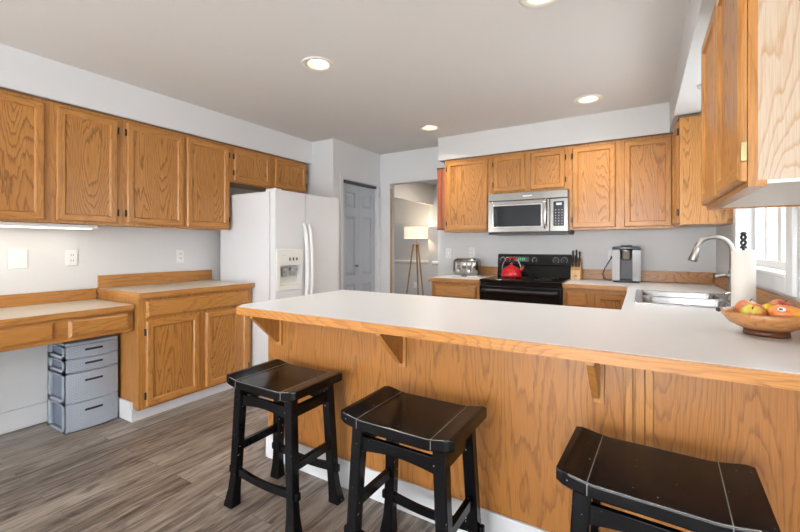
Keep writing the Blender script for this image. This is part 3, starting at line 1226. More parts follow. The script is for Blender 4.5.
for cx in (-1.790, -0.965, -0.140):
    m = MB()
    y0 = PY - 0.001
    m.box(cx - 0.010, cx + 0.026, y0 - 0.010, y0, 0.672, 0.868, 0.002)
    cb = m.build('corbel', OAK['z'], t)
    m = MB()
    m.prism([(y0 - 0.0105, 0.868), (y0 - 0.0105, 0.692), (y0 - 0.024, 0.690), (y0 - 0.195, 0.852), (y0 - 0.195, 0.868)], 'x', cx - 0.014, cx + 0.010)
    m.build('brace', OAK['z'], cb)

# L-shaped counter: bar, sink run, stove-wall return
t = thing('bar_countertop', 'white laminate L-shaped bar and sink counter with oak front edge', 'countertop', (-0.5, 1.9, 0.87))
Z0, Z1 = 0.870, 0.911
SX0, SX1, SY0, SY1 = -0.015, 0.495, 2.655, 3.405   # sink cut-out
m = MB()
m.prism([(-1.860, 1.399), (XR - 0.002, 1.399), (XR - 0.002, 2.342), (-1.914, 2.342), (-1.914, 1.465)], 'z', Z0, Z1)
m.box(-0.090, XR - 0.002, 2.342, SY0, Z0, Z1)
m.box(-0.090, SX0, SY0, SY1, Z0, Z1)
m.box(SX1, XR - 0.002, SY0, SY1, Z0, Z1)
m.box(-0.090, XR - 0.002, SY1, YB - 0.002, Z0, Z1)
m.box(-0.592, -0.090, 3.748, YB - 0.002, Z0, Z1)
m.build('slab', LAM, t)
m = MB()
m.prism([(-1.868, 1.385), (XR - 0.002, 1.385), (XR - 0.002, 1.3985), (-1.8605, 1.3985)], 'z', Z0 + 0.001, Z1 - 0.0015)
m.build('edge_band', BAREDGE, t)
m = MB()
m.prism([(-1.868, 1.385), (-1.8605, 1.3985), (-1.9145, 1.465), (-1.9145, 2.342), (-1.928, 2.342), (-1.928, 1.459)], 'z', Z0 + 0.001, Z1 - 0.0015)
m.build('edge_band', OAK['y'], t)
m = MB()
m.box(-0.595, -0.106, 3.730, 3.7475, Z0 + 0.001, Z1 - 0.0015, 0.003)
m.build('edge_band', OAK['x'], t)
m = MB()
m.box(-0.592, XR - 0.022, YB - 0.021, YB - 0.002, Z1 + 0.0005, 1.010, 0.002)
m.build('backsplash', OAKP['x'], t)
m = MB()
m.box(XR - 0.020, XR - 0.002, 1.40, YB - 0.0025, Z1 + 0.0005, 1.010, 0.002)
m.build('backsplash', OAKP['y'], t)

# sink
t = thing('sink', 'stainless double-bowl sink set in the white counter under the window', 'sink', (0.24, 3.03, 0.72))
m = MB()
rx0, rx1, ry0, ry1 = -0.035, 0.510, 2.634, 3.424
m.box(rx0, 0.005, ry0, ry1, Z1 + 0.0005, Z1 + 0.007, 0.002)
m.box(0.415, rx1, ry0, ry1, Z1 + 0.0005, Z1 + 0.007, 0.002)
m.box(0.005, 0.415, ry0, 2.675, Z1 + 0.0005, Z1 + 0.007, 0.002)
m.box(0.005, 0.415, 3.385, ry1, Z1 + 0.0005, Z1 + 0.007, 0.002)
m.box(0.005, 0.415, 3.012, 3.048, Z1 + 0.0005, Z1 + 0.006, 0.002)
m.build('rim', SINKS, t)
for a, b in ((2.675, 3.012), (3.048, 3.385)):
    m = MB()
    x0, x1 = 0.005, 0.415
    rr = []
    for ins, z, rad in ((0.0, Z1 + 0.004, 0.05), (0.004, Z1 - 0.02, 0.05), (0.010, 0.76, 0.05), (0.035, 0.735, 0.04), (0.12, 0.728, 0.03)):
        ring = []
        for cxs, cys, a0 in ((x1, b, 0), (x0, b, 90), (x0, a, 180), (x1, a, 270)):
            ccx = cxs - (ins + rad) * (1 if cxs == x1 else -1)
            ccy = cys - (ins + rad) * (1 if cys == b else -1)
            for k in range(5):
                an = radians(a0 + 90 * k / 4)
                ring.append((ccx + rad * cos(an), ccy + rad * sin(an), z))
        rr.append(ring)
    R = [[m.v(*p) for p in r] for r in rr]
    for q, w2 in zip(R, R[1:]):
        for i in range(len(q)):
            m.face([q[i], q[(i + 1) % len(q)], w2[(i + 1) % len(q)], w2[i]], smooth=True)
    m.face(R[-1])
    bw = m.build('bowl', SINKS, t)
    m = MB()
    m.lathe([(0.042, 0.7285), (0.042, 0.732), (0.030, 0.731), (0.028, 0.729)], (x0 + x1) / 2, (a + b) / 2, 20)
    m.build('drain', STEELD, bw)

# faucet
fx, fy, fz = 0.455, 3.02, Z1 + 0.0075
t = thing('faucet', 'brushed nickel gooseneck pull-down faucet behind the sink', 'faucet', (fx, fy, fz))
m = MB()
m.lathe([(0.028, fz), (0.028, fz + 0.006), (0.022, fz + 0.012), (0.020, fz + 0.165), (0.018, fz + 0.175), (0.014, fz + 0.18)], fx, fy, 24)
m.build('base', NICKEL, t)
m = MB()
R_ = 0.085
top = 1.214
pts = [(fx, fy, fz + 0.10), (fx, fy, 1.10), (fx, fy, 1.17)]
for k in range(0, 15):
    an = pi * k / 14 * 0.96
    pts.append((fx - R_ + R_ * cos(an), fy, top + R_ * 0.92 * sin(an)))
m.tube(pts, 0.0135, 16)
m.build('gooseneck', NICKEL, t)
ex, ez = pts[-1][0], pts[-1][2]
tx, tz = pts[-1][0] - pts[-2][0], pts[-1][2] - pts[-2][2]
ln = math.hypot(tx, tz)
tx, tz = tx / ln, tz / ln
m = MB()
m.tube([(ex - tx * 0.01, fy, ez - tz * 0.01), (ex + tx * 0.02, fy, ez + tz * 0.02), (ex + tx * 0.07, fy, ez + tz * 0.07), (ex + tx * 0.082, fy, ez + tz * 0.082)], [0.0145, 0.0175, 0.024, 0.021], 18)
sp = m.build('spray_head', NICKEL, t)
m = MB()
m.box(ex + tx * 0.03 + 0.012, ex + tx * 0.055 + 0.024, fy - 0.008, fy + 0.008, ez - 0.055, ez - 0.015, 0.003)
m.build('spray_button', BLKP, sp)
m = MB()
m.cyl((fx, fy, fz + 0.142), (fx - 0.03, fy - 0.012, fz + 0.145), 0.013)
m.tube([(fx - 0.02, fy - 0.01, fz + 0.145), (fx - 0.055, fy - 0.025, fz + 0.146), (fx - 0.085, fy - 0.035, fz + 0.138)], [0.010, 0.009, 0.011], 12)
m.build('lever_handle', NICKEL, t)

t = thing('soap_dispenser', 'small chrome soap pump beside the faucet on the sink deck', 'soap dispenser', (0.462, 2.86, fz))
m = MB()
m.lathe([(0.022, fz), (0.022, fz + 0.006), (0.014, fz + 0.012), (0.013, fz + 0.045), (0.018, fz + 0.05), (0.018, fz + 0.06), (0.010, fz + 0.066)], 0.462, 2.86, 20)
m.build('body', CHROME, t)
m = MB()
m.tube([(0.462, 2.86, fz + 0.055), (0.43, 2.855, fz + 0.062), (0.395, 2.85, fz + 0.052)], [0.008, 0.007, 0.006], 10)
m.build('spout', CHROME, t)

# ---------------------------------------------------------------- stove
RX0, RX1, RY0, RY1 = -1.346, -0.598, 3.735, 4.345
t = thing('stove', 'black electric range with backguard controls under the microwave', 'stove', (-0.97, 4.04, 0))
m = MB()
m.box(RX0, RX1, RY0, RY1, 0.03, 0.900, 0.004)
m.build('body', BLK, t)
m = MB()
m.box(RX0 - 0.0, RX1 + 0.0, RY0 - 0.022, RY1 - 0.05, 0.9005, 0.922, 0.006)
ct = m.build('cooktop', BLKG, t)
for (bx_, by_, br_) in ((-1.15, 3.90, 0.095), (-0.79, 3.90, 0.075), (-1.15, 4.14, 0.075), (-0.79, 4.14, 0.095)):
    m = MB()
    for q in (1.0, 0.62):
        m.lathe([(br_ * q, 0.9222), (br_ * q, 0.9226), (br_ * q - 0.004, 0.9226), (br_ * q - 0.004, 0.9222)], bx_, by_, 36, caps=False)
    m.build('burner', plain('burner_ring', (0.05, 0.05, 0.052), 0.3) if 'burner_ring' not in MATS else MATS['burner_ring'], ct)
m = MB()
m.prism([(RY1 - 0.085, 0.9225), (RY1, 0.9225), (RY1, 1.155), (RY1 - 0.035, 1.155), (RY1 - 0.05, 1.148), (RY1 - 0.068, 1.045), (RY1 - 0.060, 1.035)], 'x', RX0 + 0.002, RX1 - 0.002, 0.004)
bgd = m.build('backguard', BLK, t)


def on_guard(x, z):
    f = (z - 1.045) / (1.148 - 1.045)
    return (x, RY1 - 0.068 + 0.018 * f - 0.001, z)


for x, r in ((-1.29, 0.018), (-1.235, 0.018), (-0.955, 0.016), (-0.745, 0.021), (-0.665, 0.021)):
    m = MB()
    p = on_guard(x, 1.095)
    m.tube([(p[0], p[1] + 0.001, p[2]), (p[0], p[1] - 0.010, p[2] - 0.002), (p[0], p[1] - 0.022, p[2] - 0.004)], [r, r, r * 0.8], 20)
    m.box(p[0] - 0.0015, p[0] + 0.0015, p[1] - 0.0235, p[1] - 0.0215, p[2] - 0.002, p[2] + r * 0.7)
    kb = m.build('knob', BLKP, bgd)
    m = MB()
    for k in range(9):
        an = radians(-220 + 32.5 * k)
        q = on_guard(x + (r + 0.008) * cos(an), 1.095 - (r + 0.008) * sin(an))
        m.box(q[0] - 0.0033, q[0] + 0.0033, q[1] - 0.0014, q[1] + 0.0006, q[2] - 0.0033, q[2] + 0.0033)
    m.build('dial_marks', PRINT, kb)
m = MB()
p = on_guard(-1.08, 1.10)
m.box(-1.175, -1.01, p[1] - 0.003, p[1] + 0.004, 1.075, 1.128, 0.002)
dp = m.build('clock_panel', DGREY, bgd)
m = MB()
for k, gx in enumerate((-1.118, -1.100, -1.076, -1.058)):
    m.box(gx - 0.005, gx - 0.003, p[1] - 0.0045, p[1] - 0.0028, 1.092, 1.114)
    m.box(gx + 0.003, gx + 0.005, p[1] - 0.0045, p[1] - 0.0028, 1.092, 1.114)
    m.box(gx - 0.005, gx + 0.005, p[1] - 0.0045, p[1] - 0.0028, 1.092, 1.0945)
    if k % 2:
        m.box(gx - 0.005, gx + 0.005, p[1] - 0.0045, p[1] - 0.0028, 1.1115, 1.114)
m.build('clock_digits', GREEN, dp, 'green clock digits')
m = MB()
m.box(RX0 + 0.004, RX1 - 0.004, RY0 - 0.036, RY0 - 0.001, 0.225, 0.862, 0.006)
od = m.build('oven_door', BLK, t)
m = MB()
m.box(RX0 + 0.10, RX1 - 0.10, RY0 - 0.038, RY0 - 0.0355, 0.36, 0.68)
m.build('oven_window', BLKG, od)
m = MB()
m.tube([(RX0 + 0.04, RY0 - 0.034, 0.822), (RX0 + 0.045, RY0 - 0.075, 0.822), (RX0 + 0.08, RY0 - 0.085, 0.822), (RX1 - 0.08, RY0 - 0.085, 0.822), (RX1 - 0.045, RY0 - 0.075, 0.822), (RX1 - 0.04, RY0 - 0.034, 0.822)], 0.015, 12)
m.build('oven_handle', BLKP, od)
m = MB()
m.box(RX0 + 0.004, RX1 - 0.004, RY0 - 0.030, RY0 - 0.001, 0.045, 0.215, 0.006)
m.build('drawer', BLK, t)
m = MB()
m.box(RX0 + 0.03, RX1 - 0.03, RY0 + 0.04, RY1 - 0.03, 0.0, 0.0295)
m.build('foot', BLKP, t)

# microwave
MX0, MX1, MY, MZ0, MZ1 = -1.344, -0.582, 3.960, 1.366, 1.766
t = thing('microwave', 'stainless over-the-range microwave with dark window', 'microwave', (-0.96, 4.16, MZ0))
m = MB()
m.box(MX0, MX1, MY + 0.028, YB - 0.003, MZ0, MZ1, 0.003)
m.build('body', plain('dark_grey_case', (0.055, 0.055, 0.058), 0.4), t)
m = MB()
m.box(MX0, MX1, MY - 0.004, MY + 0.027, MZ1 - 0.075, MZ1, 0.005)
vt = m.build('vent_grille', STEEL, t)
m = MB()
m.box(-0.995, -0.905, MY - 0.0055, MY - 0.0035, MZ1 - 0.044, MZ1 - 0.032)
m.build('badge', plain('pale_badge', (0.62, 0.62, 0.62), 0.4, 0.6), vt)
m = MB()
DXR = -0.745
m.box(MX0, DXR, MY, MY + 0.027, MZ0 + 0.012, MZ1 - 0.079, 0.004)
md = m.build('door', STEEL, t)
m = MB()
m.box(MX0 + 0.048, DXR - 0.070, MY - 0.003, MY + 0.002, MZ0 + 0.058, MZ1 - 0.118, 0.003)
m.build('window_rim', CHROME, md)
m = MB()
m.box(MX0 + 0.056, DXR - 0.078, MY - 0.0045, MY - 0.0028, MZ0 + 0.066, MZ1 - 0.126)
m.build('window', MWG, md)
m = MB()
hx = DXR - 0.035
m.tube([(hx, MY + 0.001, MZ0 + 0.045), (hx, MY - 0.030, MZ0 + 0.05), (hx, MY - 0.042, MZ0 + 0.075), (hx, MY - 0.042, MZ1 - 0.115), (hx, MY - 0.030, MZ1 - 0.092), (hx, MY + 0.001, MZ1 - 0.088)], 0.012, 14)
m.build('handle', CHROME, md)
m = MB()
m.box(DXR + 0.003, MX1, MY, MY + 0.027, MZ0 + 0.012, MZ1 - 0.079, 0.004)
cp = m.build('control_panel', STEEL, t)
m = MB()
m.box(DXR + 0.035, MX1 - 0.035, MY - 0.003, MY + 0.002, MZ0 + 0.062, MZ1 - 0.108, 0.003)
kp = m.build('keypad', plain('navy_keypad', (0.014, 0.016, 0.026), 0.2), cp)
m = MB()
m.box(DXR + 0.060, MX1 - 0.055, MY - 0.0042, MY - 0.0028, MZ1 - 0.142, MZ1 - 0.122)
m.build('display', LCD, kp)
m = MB()
for r in range(6):
    for c in range(3):
        kx, kz = DXR + 0.055 + c * 0.028, MZ0 + 0.082 + r * 0.026
        m.box(kx - 0.003, kx + 0.003, MY - 0.0038, MY - 0.0028, kz - 0.003, kz + 0.003)
m.build('key_marks', PRINT, kp)
m = MB()
m.box(MX0 + 0.004, MX1 - 0.004, MY + 0.004, YB - 0.01, MZ0 - 0.012, MZ0 - 0.0005)
m.build('base_plate', DGREY, t)

# ---------------------------------------------------------------- things on the stove wall counters
# kettle
kx, ky, kz = -1.125, 4.03, 0.923
t = thing('kettle', 'red enamel tea kettle on the stove', 'kettle', (kx, ky, kz))
m = MB()
m.lathe([(0.085, kz), (0.098, kz + 0.006), (0.103, kz + 0.020), (0.100, kz + 0.045), (0.088, kz + 0.075), (0.066, kz + 0.098), (0.042, kz + 0.110), (0.040, kz + 0.112)], kx, ky, 40)
kbdy = m.build('body', RED, t)
m = MB()
m.lathe([(0.041, kz + 0.1125), (0.036, kz + 0.120), (0.012, kz + 0.126), (0.010, kz + 0.132), (0.014, kz + 0.140), (0.008, kz + 0.147)], kx, ky, 24)
m.build('lid', RED, t)
m = MB()
m.tube([(kx + 0.075, ky - 0.01, kz + 0.062), (kx + 0.105, ky - 0.014, kz + 0.085), (kx + 0.122, ky - 0.016, kz + 0.112)], [0.022, 0.016, 0.012], 16)
m.build('spout', RED, t)
m = MB()
m.tube([(kx + 0.115, ky - 0.015, kz + 0.113), (kx + 0.125, ky - 0.0165, kz + 0.124)], [0.014, 0.013], 14)
m.build('whistle_cap', BLKP, t)
m = MB()
hp = []
for k in range(17):
    an = pi * k / 16
    hp.append((kx - 0.096 * cos(an), ky, kz + 0.062 + 0.138 * sin(an) ** 0.8))
m.tube(hp, 0.0045, 10)
hd = m.build('handle', STEELD, t)
m = MB()
m.tube(hp[5:12], 0.0085, 12)
m.build('grip', RED, hd)

# toaster
tx0, tx1, ty0, ty1, tz = -1.772, -1.497, 4.03, 4.21, 0.9125
t = thing('toaster', 'stainless four-slot toaster on the small worktop', 'toaster', (-1.63, 4.12, tz))
m = MB()
rr = []
for ins, z in ((0.012, tz + 0.012), (0.0, tz + 0.022), (0.0, tz + 0.15), (0.005, tz + 0.172), (0.016, tz + 0.186), (0.035, tz + 0.192)):
    ring = []
    rad = 0.035
    for cxs, cys, a0 in ((tx1, ty1, 0), (tx0, ty1, 90), (tx0, ty0, 180), (tx1, ty0, 270)):
        ccx = cxs - (min(ins, 0.03) + rad) * (1 if cxs == tx1 else -1)
        ccy = cys - (min(ins, 0.03) + rad) * (1 if cys == ty1 else -1)
        for k in range(6):
            an = radians(a0 + 90 * k / 5)
            ring.append((ccx + rad * cos(an), ccy + rad * sin(an), z))
    rr.append(ring)
m.rings(rr)
m.build('body', STEEL, t)
m = MB()
m.box(tx0 + 0.004, tx1 - 0.004, ty0 + 0.004, ty1 - 0.004, tz, tz + 0.0118, 0.003)
m.build('base', APWH, t)
for k in range(4):
    m = MB()
    xx = tx0 + 0.046 + 0.061 * k
    m.box(xx - 0.012, xx + 0.012, ty0 + 0.045, ty1 - 0.045, tz + 0.1922, tz + 0.1940)
    m.build('slot', DGREY, t)
for k in range(4):
    m = MB()
    xx = tx0 + 0.046 + 0.061 * k
    m.box(xx - 0.008, xx + 0.008, ty0 - 0.005, ty0 + 0.002, tz + 0.045, tz + 0.15, 0.004)
    m.build('rib', STEELD, t)
for k in range(2):
    m = MB()
    xx = tx0 + 0.076 + 0.122 * k
    m.tube([(xx, ty0 + 0.002, tz + 0.062), (xx, ty0 - 0.014, tz + 0.062), (xx, ty0 - 0.022, tz + 0.062)], [0.018, 0.018, 0.014], 18)
    m.build('knob', CHROME, t)
m = MB()
m.box(-1.665, -1.605, ty0 - 0.006, ty0 + 0.012, tz + 0.001, tz + 0.010)
m.build('crumb_tray', BLKP, t)

# knife block and knives
bx0, by0, bz = -0.546, 4.225, Z1 + 0.0015
t = thing('knife_block', 'pale wooden knife block beside the stove', 'knife block', (bx0, by0, bz))
m = MB()
m.prism([(by0 - 0.045, bz), (by0 + 0.085, bz), (by0 + 0.085, bz + 0.165), (by0 + 0.045, bz + 0.205), (by0 - 0.045, bz + 0.095)], 'x', bx0 - 0.046, bx0 + 0.046, 0.003)
m.build('block', BLOCKW, t)
m = MB()
m.box(bx0 - 0.014, bx0 + 0.014, by0 - 0.0462, by0 - 0.0448, bz + 0.030, bz + 0.048)
m.build('burned_mark', plain('burned_mark', (0.30, 0.17, 0.07), 0.6), t)
kn = [(-0.030, 0.0, 0.100), (0.0, 0.0, 0.115), (0.030, 0.0, 0.095), (-0.028, 0.035, 0.118), (0.004, 0.035, 0.125), (0.031, 0.035, 0.108)]
kl = ['black knife handle at the stove side of the front row', 'black knife handle in the middle of the front row',
      'black knife handle at the coffee maker side of the front row', 'tall black knife handle at the stove side of the rear row',
      'tallest black knife handle in the middle of the rear row', 'black knife handle at the coffee maker side of the rear row']
for (dx, dy, L), lab in zip(kn, kl):
    # foot of the handle on the sloping top of the block
    yy = by0 - 0.020 + dy
    zz = bz + 0.095 + (yy - (by0 - 0.045)) / 0.09 * 0.11 + 0.002
    kt = thing('kitchen_knife', lab + ' in the knife block', 'knife', (bx0 + dx, yy, zz), 'knives in the wooden block')
    dirv = Vector((0.0, -0.28, 0.96)).normalized()
    m = MB()
    P0 = Vector((bx0 + dx, yy, zz))
    m.tube([P0 + dirv * 0.004, P0 + dirv * 0.02, P0 + dirv * (L * 0.5), P0 + dirv * (L - 0.012), P0 + dirv * L], [0.0065, 0.0085, 0.0078, 0.0098, 0.006], 10)
    hk = m.build('handle', BLKP, kt)
    m = MB()
    m.tube([P0 - dirv * 0.001, P0 + dirv * 0.006], [0.0088, 0.0088], 10)
    m.build('bolster', STEEL, kt)

# coffee maker
cx0, cx1, cy0, cy1, cz = -0.235, -0.003, 4.085, 4.315, Z1 + 0.0015
t = thing('coffee_maker', 'silver and black single-serve coffee maker with a black cord', 'coffee maker', ((cx0 + cx1) / 2, 4.2, cz))
m = MB()
m.box(cx0 + 0.006, cx1 - 0.006, cy0 + 0.10, cy1, cz, cz + 0.315, 0.012, 3)
m.build('housing', SLATE, t)
for a, b in ((cx0, cx0 + 0.066), (cx1 - 0.066, cx1)):
    m = MB()
    m.prism([(a + 0.004, cy0 + 0.035) if a == cx0 else (a, cy0 + 0.012), (b, cy0 + 0.012) if a == cx0 else (b - 0.004, cy0 + 0.035), (b, cy0 + 0.20), (a, cy0 + 0.20)], 'z', cz + 0.014, cz + 0.295, 0.004)
    m.build('side_column', SILVER, t)
m = MB()
m.prism([(cx0 + 0.002, cy0 + 0.03), (cx0 + 0.07, cy0 + 0.008), (cx1 - 0.07, cy0 + 0.008), (cx1 - 0.002, cy0 + 0.03), (cx1 - 0.002, cy0 + 0.21), (cx0 + 0.002, cy0 + 0.21)], 'z', cz + 0.2955, cz + 0.322, 0.008, 3)
m.build('top_cover', SLATE, t)
m = MB()
m.prism([(cx0 + 0.074, cy0 + 0.004), (cx1 - 0.074, cy0 + 0.004), (cx1 - 0.068, cy0 + 0.12), (cx0 + 0.068, cy0 + 0.12)], 'z', cz + 0.3225, cz + 0.333, 0.003)
m.build('lid_handle', BLKP, t)
mcx = (cx0 + cx1) / 2
m = MB()
m.lathe([(0.020, cz + 0.198), (0.034, cz + 0.205), (0.042, cz + 0.215), (0.043, cz + 0.275), (0.046, cz + 0.278), (0.046, cz + 0.2945)], mcx, cy0 + 0.045, 28)
m.build('brew_head', STEEL, t)
m = MB()
m.box(cx0 + 0.067, cx1 - 0.067, cy0 + 0.085, cy0 + 0.0985, cz + 0.012, cz + 0.2945)
m.build('back_plate', DGREY, t)
m = MB()
m.prism([(cx0 + 0.012, cy0 + 0.022), (cx0 + 0.06, cy0 + 0.0), (cx1 - 0.06, cy0 + 0.0), (cx1 - 0.012, cy0 + 0.022), (cx1 - 0.012, cy0 + 0.099), (cx0 + 0.012, cy0 + 0.099)], 'z', cz + 0.0, cz + 0.0135, 0.002)
m.box(cx0 + 0.07, cx1 - 0.07, cy0 + 0.004, cy0 + 0.082, cz + 0.0138, cz + 0.026, 0.003)
m.build('drip_tray', BLKP, t)
m = MB()
m.tube([(-0.245, YB - 0.022, 1.13), (-0.248, YB - 0.06, 1.128), (-0.262, YB - 0.085, 1.10), (-0.300, YB - 0.10, 1.03), (-0.318, YB - 0.11, 0.97), (-0.305, YB - 0.13, 0.930), (-0.265, YB - 0.14, 0.920), (-0.232, YB - 0.13, 0.922)], 0.0045, 8)
m.box(-0.256, -0.236, YB - 0.048, YB - 0.012, 1.118, 1.142, 0.003)
m.build('cord', BLKP, t, 'black power cord')

# ---------------------------------------------------------------- paper towels, fruit bowl
px, py = 0.414, 2.47
t = thing('paper_towel_holder', 'black paper towel holder with a twisted top by the window', 'paper towel holder', (px, py, Z1))
m = MB()
m.lathe([(0.070, Z1 + 0.0005), (0.070, Z1 + 0.006), (0.066, Z1 + 0.010), (0.006, Z1 + 0.012)], px, py, 32)
m.build('base', BLKP, t)
m = MB()
m.tube([(px, py, Z1 + 0.011), (px, py, Z1 + 0.325)], 0.0055, 12)
m.build('rod', BLKP, t)
m = MB()
for ph in (0, pi):
    tw = []
    for k in range(25):
        f = k / 24
        tw.append((px + 0.0085 * cos(ph + f * 7.5), py + 0.0085 * sin(ph + f * 7.5), Z1 + 0.318 + 0.062 * f))
    m.tube(tw, 0.0055, 8)
m.lathe([(0.002, Z1 + 0.376), (0.012, Z1 + 0.382), (0.013, Z1 + 0.388), (0.006, Z1 + 0.394)], px, py, 14)
m.build('finial', BLKP, t)
m = MB()
zt, zb = Z1 + 0.306, Z1 + 0.0135
m.lathe([(0.012, zb), (0.044, zb), (0.0455, zb + 0.003), (0.0455, zt - 0.003), (0.044, zt), (0.012, zt)], px, py, 40, caps=False)
m.lathe([(0.012, zt), (0.012, zb)], px, py, 40, caps=False)
tag(m.build('paper_towel_roll', PAPER), 'off-white paper towel roll standing on the black holder by the window', 'paper towels')

bx_, by_ = 0.392, 1.955
zb = Z1 + 0.0015
t = thing('fruit_bowl', 'round carved wooden bowl on the counter holding the fruit', 'bowl', (bx_, by_, zb))
m = MB()
prof = [(0.030, zb + 0.019), (0.072, zb + 0.022), (0.108, zb + 0.040), (0.128, zb + 0.066), (0.133, zb + 0.082), (0.128, zb + 0.084), (0.120, zb + 0.068), (0.098, zb + 0.046), (0.060, zb + 0.032), (0.002, zb + 0.029)]
m.lathe(prof, bx_, by_, 48)
m.build('bowl', BOWLW, t)
m = MB()
m.lathe([(0.066, zb), (0.064, zb + 0.020), (0.030, zb + 0.0215)], bx_, by_, 36)
m.build('foot', FOOTW, t, 'dark turned foot')
m = MB()
va = Vector((-0.97, 0.24, 0)).normalized()
c0 = Vector((bx_, by_, zb + 0.076)) + va * 0.130
m.tube([c0 - va * 0.002, c0 + va * 0.008, c0 + va * 0.016], [0.005, 0.009, 0.006], 12)
m.build('handle_knob', BLKP, t, 'small black knob')


def apple(name, label, c, r, mat, tilt=(0, 0, 0), cat='apple', prof=None):
    t = thing(name, label, cat, c, 'fruit in the bowl')
    mb = MB()
    n = 28
    pr = []
    for k in range(1, 20):
        a = pi * k / 20
        rr_ = sin(a) * (1 + 0.06 * cos(a))
        zz_ = -cos(a) * 0.92
        if k > 16:
            zz_ -= 0.10 * (k - 16) / 3
        if k < 4:
            zz_ += 0.06 * (4 - k) / 3
        pr.append((max(0.03, rr_) * r, zz_ * r))
    mb.lathe([(a, b + c[2]) for a, b in pr], c[0], c[1], n)
    bd = mb.build('flesh', mat, t)
    mb = MB()
    mb.tube([(c[0], c[1], c[2] + r * 0.72), (c[0] + 0.001, c[1], c[2] + r * 0.9), (c[0] + 0.004, c[1] + 0.001, c[2] + r * 1.08)], [0.0022, 0.0016, 0.002], 8)
    mb.build('stem', LEAFST, t)
    t.rotation_euler = tilt
    return t


zc = zb + 0.044
apple('apple', 'rosy gold apple at the sink side of the wooden bowl', (0.348, 2.008, zb + 0.083), 0.039, APPLE1, (0.2, 0.2, 0))
apple('apple', 'green and red streaked apple at the front of the wooden bowl', (0.3465, 1.908, zb + 0.080), 0.039, APPLE2, (0.75, -0.6, 0.3))
apple('apple', 'deep red apple tucked behind the orange mango', (0.440, 2.004, zb + 0.092), 0.037, APPLE3, (0.3, 0.4, 0))
# yellow fruit glimpsed between the apples
m = MB()
m.lathe([(0.004, -0.027), (0.015, -0.021), (0.022, -0.008), (0.022, 0.008), (0.015, 0.021), (0.004, 0.028)], 0, 0, 24)
for vv in m.bm.verts:
    vv.co += Vector((0.396, 1.956, zb + 0.085))
tag(m.build('lemon', YEL), 'yellow fruit just showing between the apples in the bowl', 'fruit', 'fruit in the bowl')
# mango
mc = Vector((0.443, 1.912, zb + 0.082))
t = thing('mango', 'large orange mango with a small sticker in the wooden bowl', 'mango', mc, 'fruit in the bowl')
m = MB()
rg = []
for k in range(1, 22):
    a = pi * k / 22
    rr_ = sin(a) ** 0.85 * 0.038 * (1 + 0.10 * cos(a))
    xx = -cos(a) * 0.056
    rg.append([(mc.x + xx, mc.y + rr_ * cos(2 * pi * i / 28), mc.z + 0.86 * rr_ * sin(2 * pi * i / 28) - 0.10 * xx) for i in range(28)])
m.rings(rg)
m.build('flesh', MANGO, t)
m = MB()
ex_, ey_, ez_ = mc.x - 0.026, mc.y - 0.0345, mc.z + 0.022
sn = Vector((-0.20, -0.80, 0.55)).normalized()
s1 = sn.cross(Vector((0, 0, 1))).normalized()
s2 = s1.cross(sn).normalized()
cpt = Vector((ex_, ey_, ez_))


def disc(mb, c, ra, rb, th):
    mb.rings([[tuple(c + s1 * ra * cos(2 * pi * i / 20) + s2 * rb * sin(2 * pi * i / 20) + sn * h) for i in range(20)] for h in (-0.004, th)], smooth=False)


disc(m, cpt, 0.011, 0.0075, 0.0014)
st = m.build('sticker', APWH, t, 'white oval sticker')
m = MB()
disc(m, cpt + s1 * 0.002, 0.0055, 0.0038, 0.0022)
m.build('sticker_print', DGREY, st)

# ---------------------------------------------------------------- floor lamp in the front room
lx, ly = -3.785, 6.86
t = thing('floor_lamp', 'lit wooden tripod floor lamp with drum shade seen through the doorway', 'lamp', (lx, ly, 0))
m = MB()
m.lathe([(0.235, 1.395), (0.235, 1.615), (0.231, 1.615), (0.231, 1.395)], lx, ly, 40, caps=False)
m.build('lamp_shade', SHADE, t)
for an in (226, 106, 346):
    m = MB()
    a = radians(an)
    m.tube([(lx + 0.23 * cos(a), ly + 0.23 * sin(a), 0.0), (lx + 0.055 * cos(a), ly + 0.055 * sin(a), 1.285)], [0.014, 0.018], 8, False)
    m.build('leg', TRIPW, t)
m = MB()
m.lathe([(0.085, 1.262), (0.085, 1.284), (0.02, 1.286)], lx, ly, 24)
m.build('hub', TRIPW, t)
m = MB()
m.tube([(lx, ly, 1.285), (lx, ly, 1.46)], 0.010, 10)
m.build('stem', STEEL, t)
m = MB()
m.lathe([(0.012, 1.46), (0.030, 1.49), (0.030, 1.52), (0.010, 1.55)], lx, ly, 16)
m.build('bulb', BULB, t)
pl = bpy.data.lights.new('lamp_glow', 'POINT')
pl.energy = 9
pl.color = (1.0, 0.78, 0.50)
pl.shadow_soft_size = 0.04
plo = bpy.data.objects.new('lamp_glow', pl)
COL.objects.link(plo)
plo.location = (0.0, 0.0, 1.60)
plo.parent = t
plate('white wall outlet low on the front room wall behind the tripod lamp', 0, ('-y', 7.4), -4.10, 0.42, outlets=2, name='wall_outlet', cat='outlet')

# ---------------------------------------------------------------- bar stools
HL, HW = 0.230, 0.164


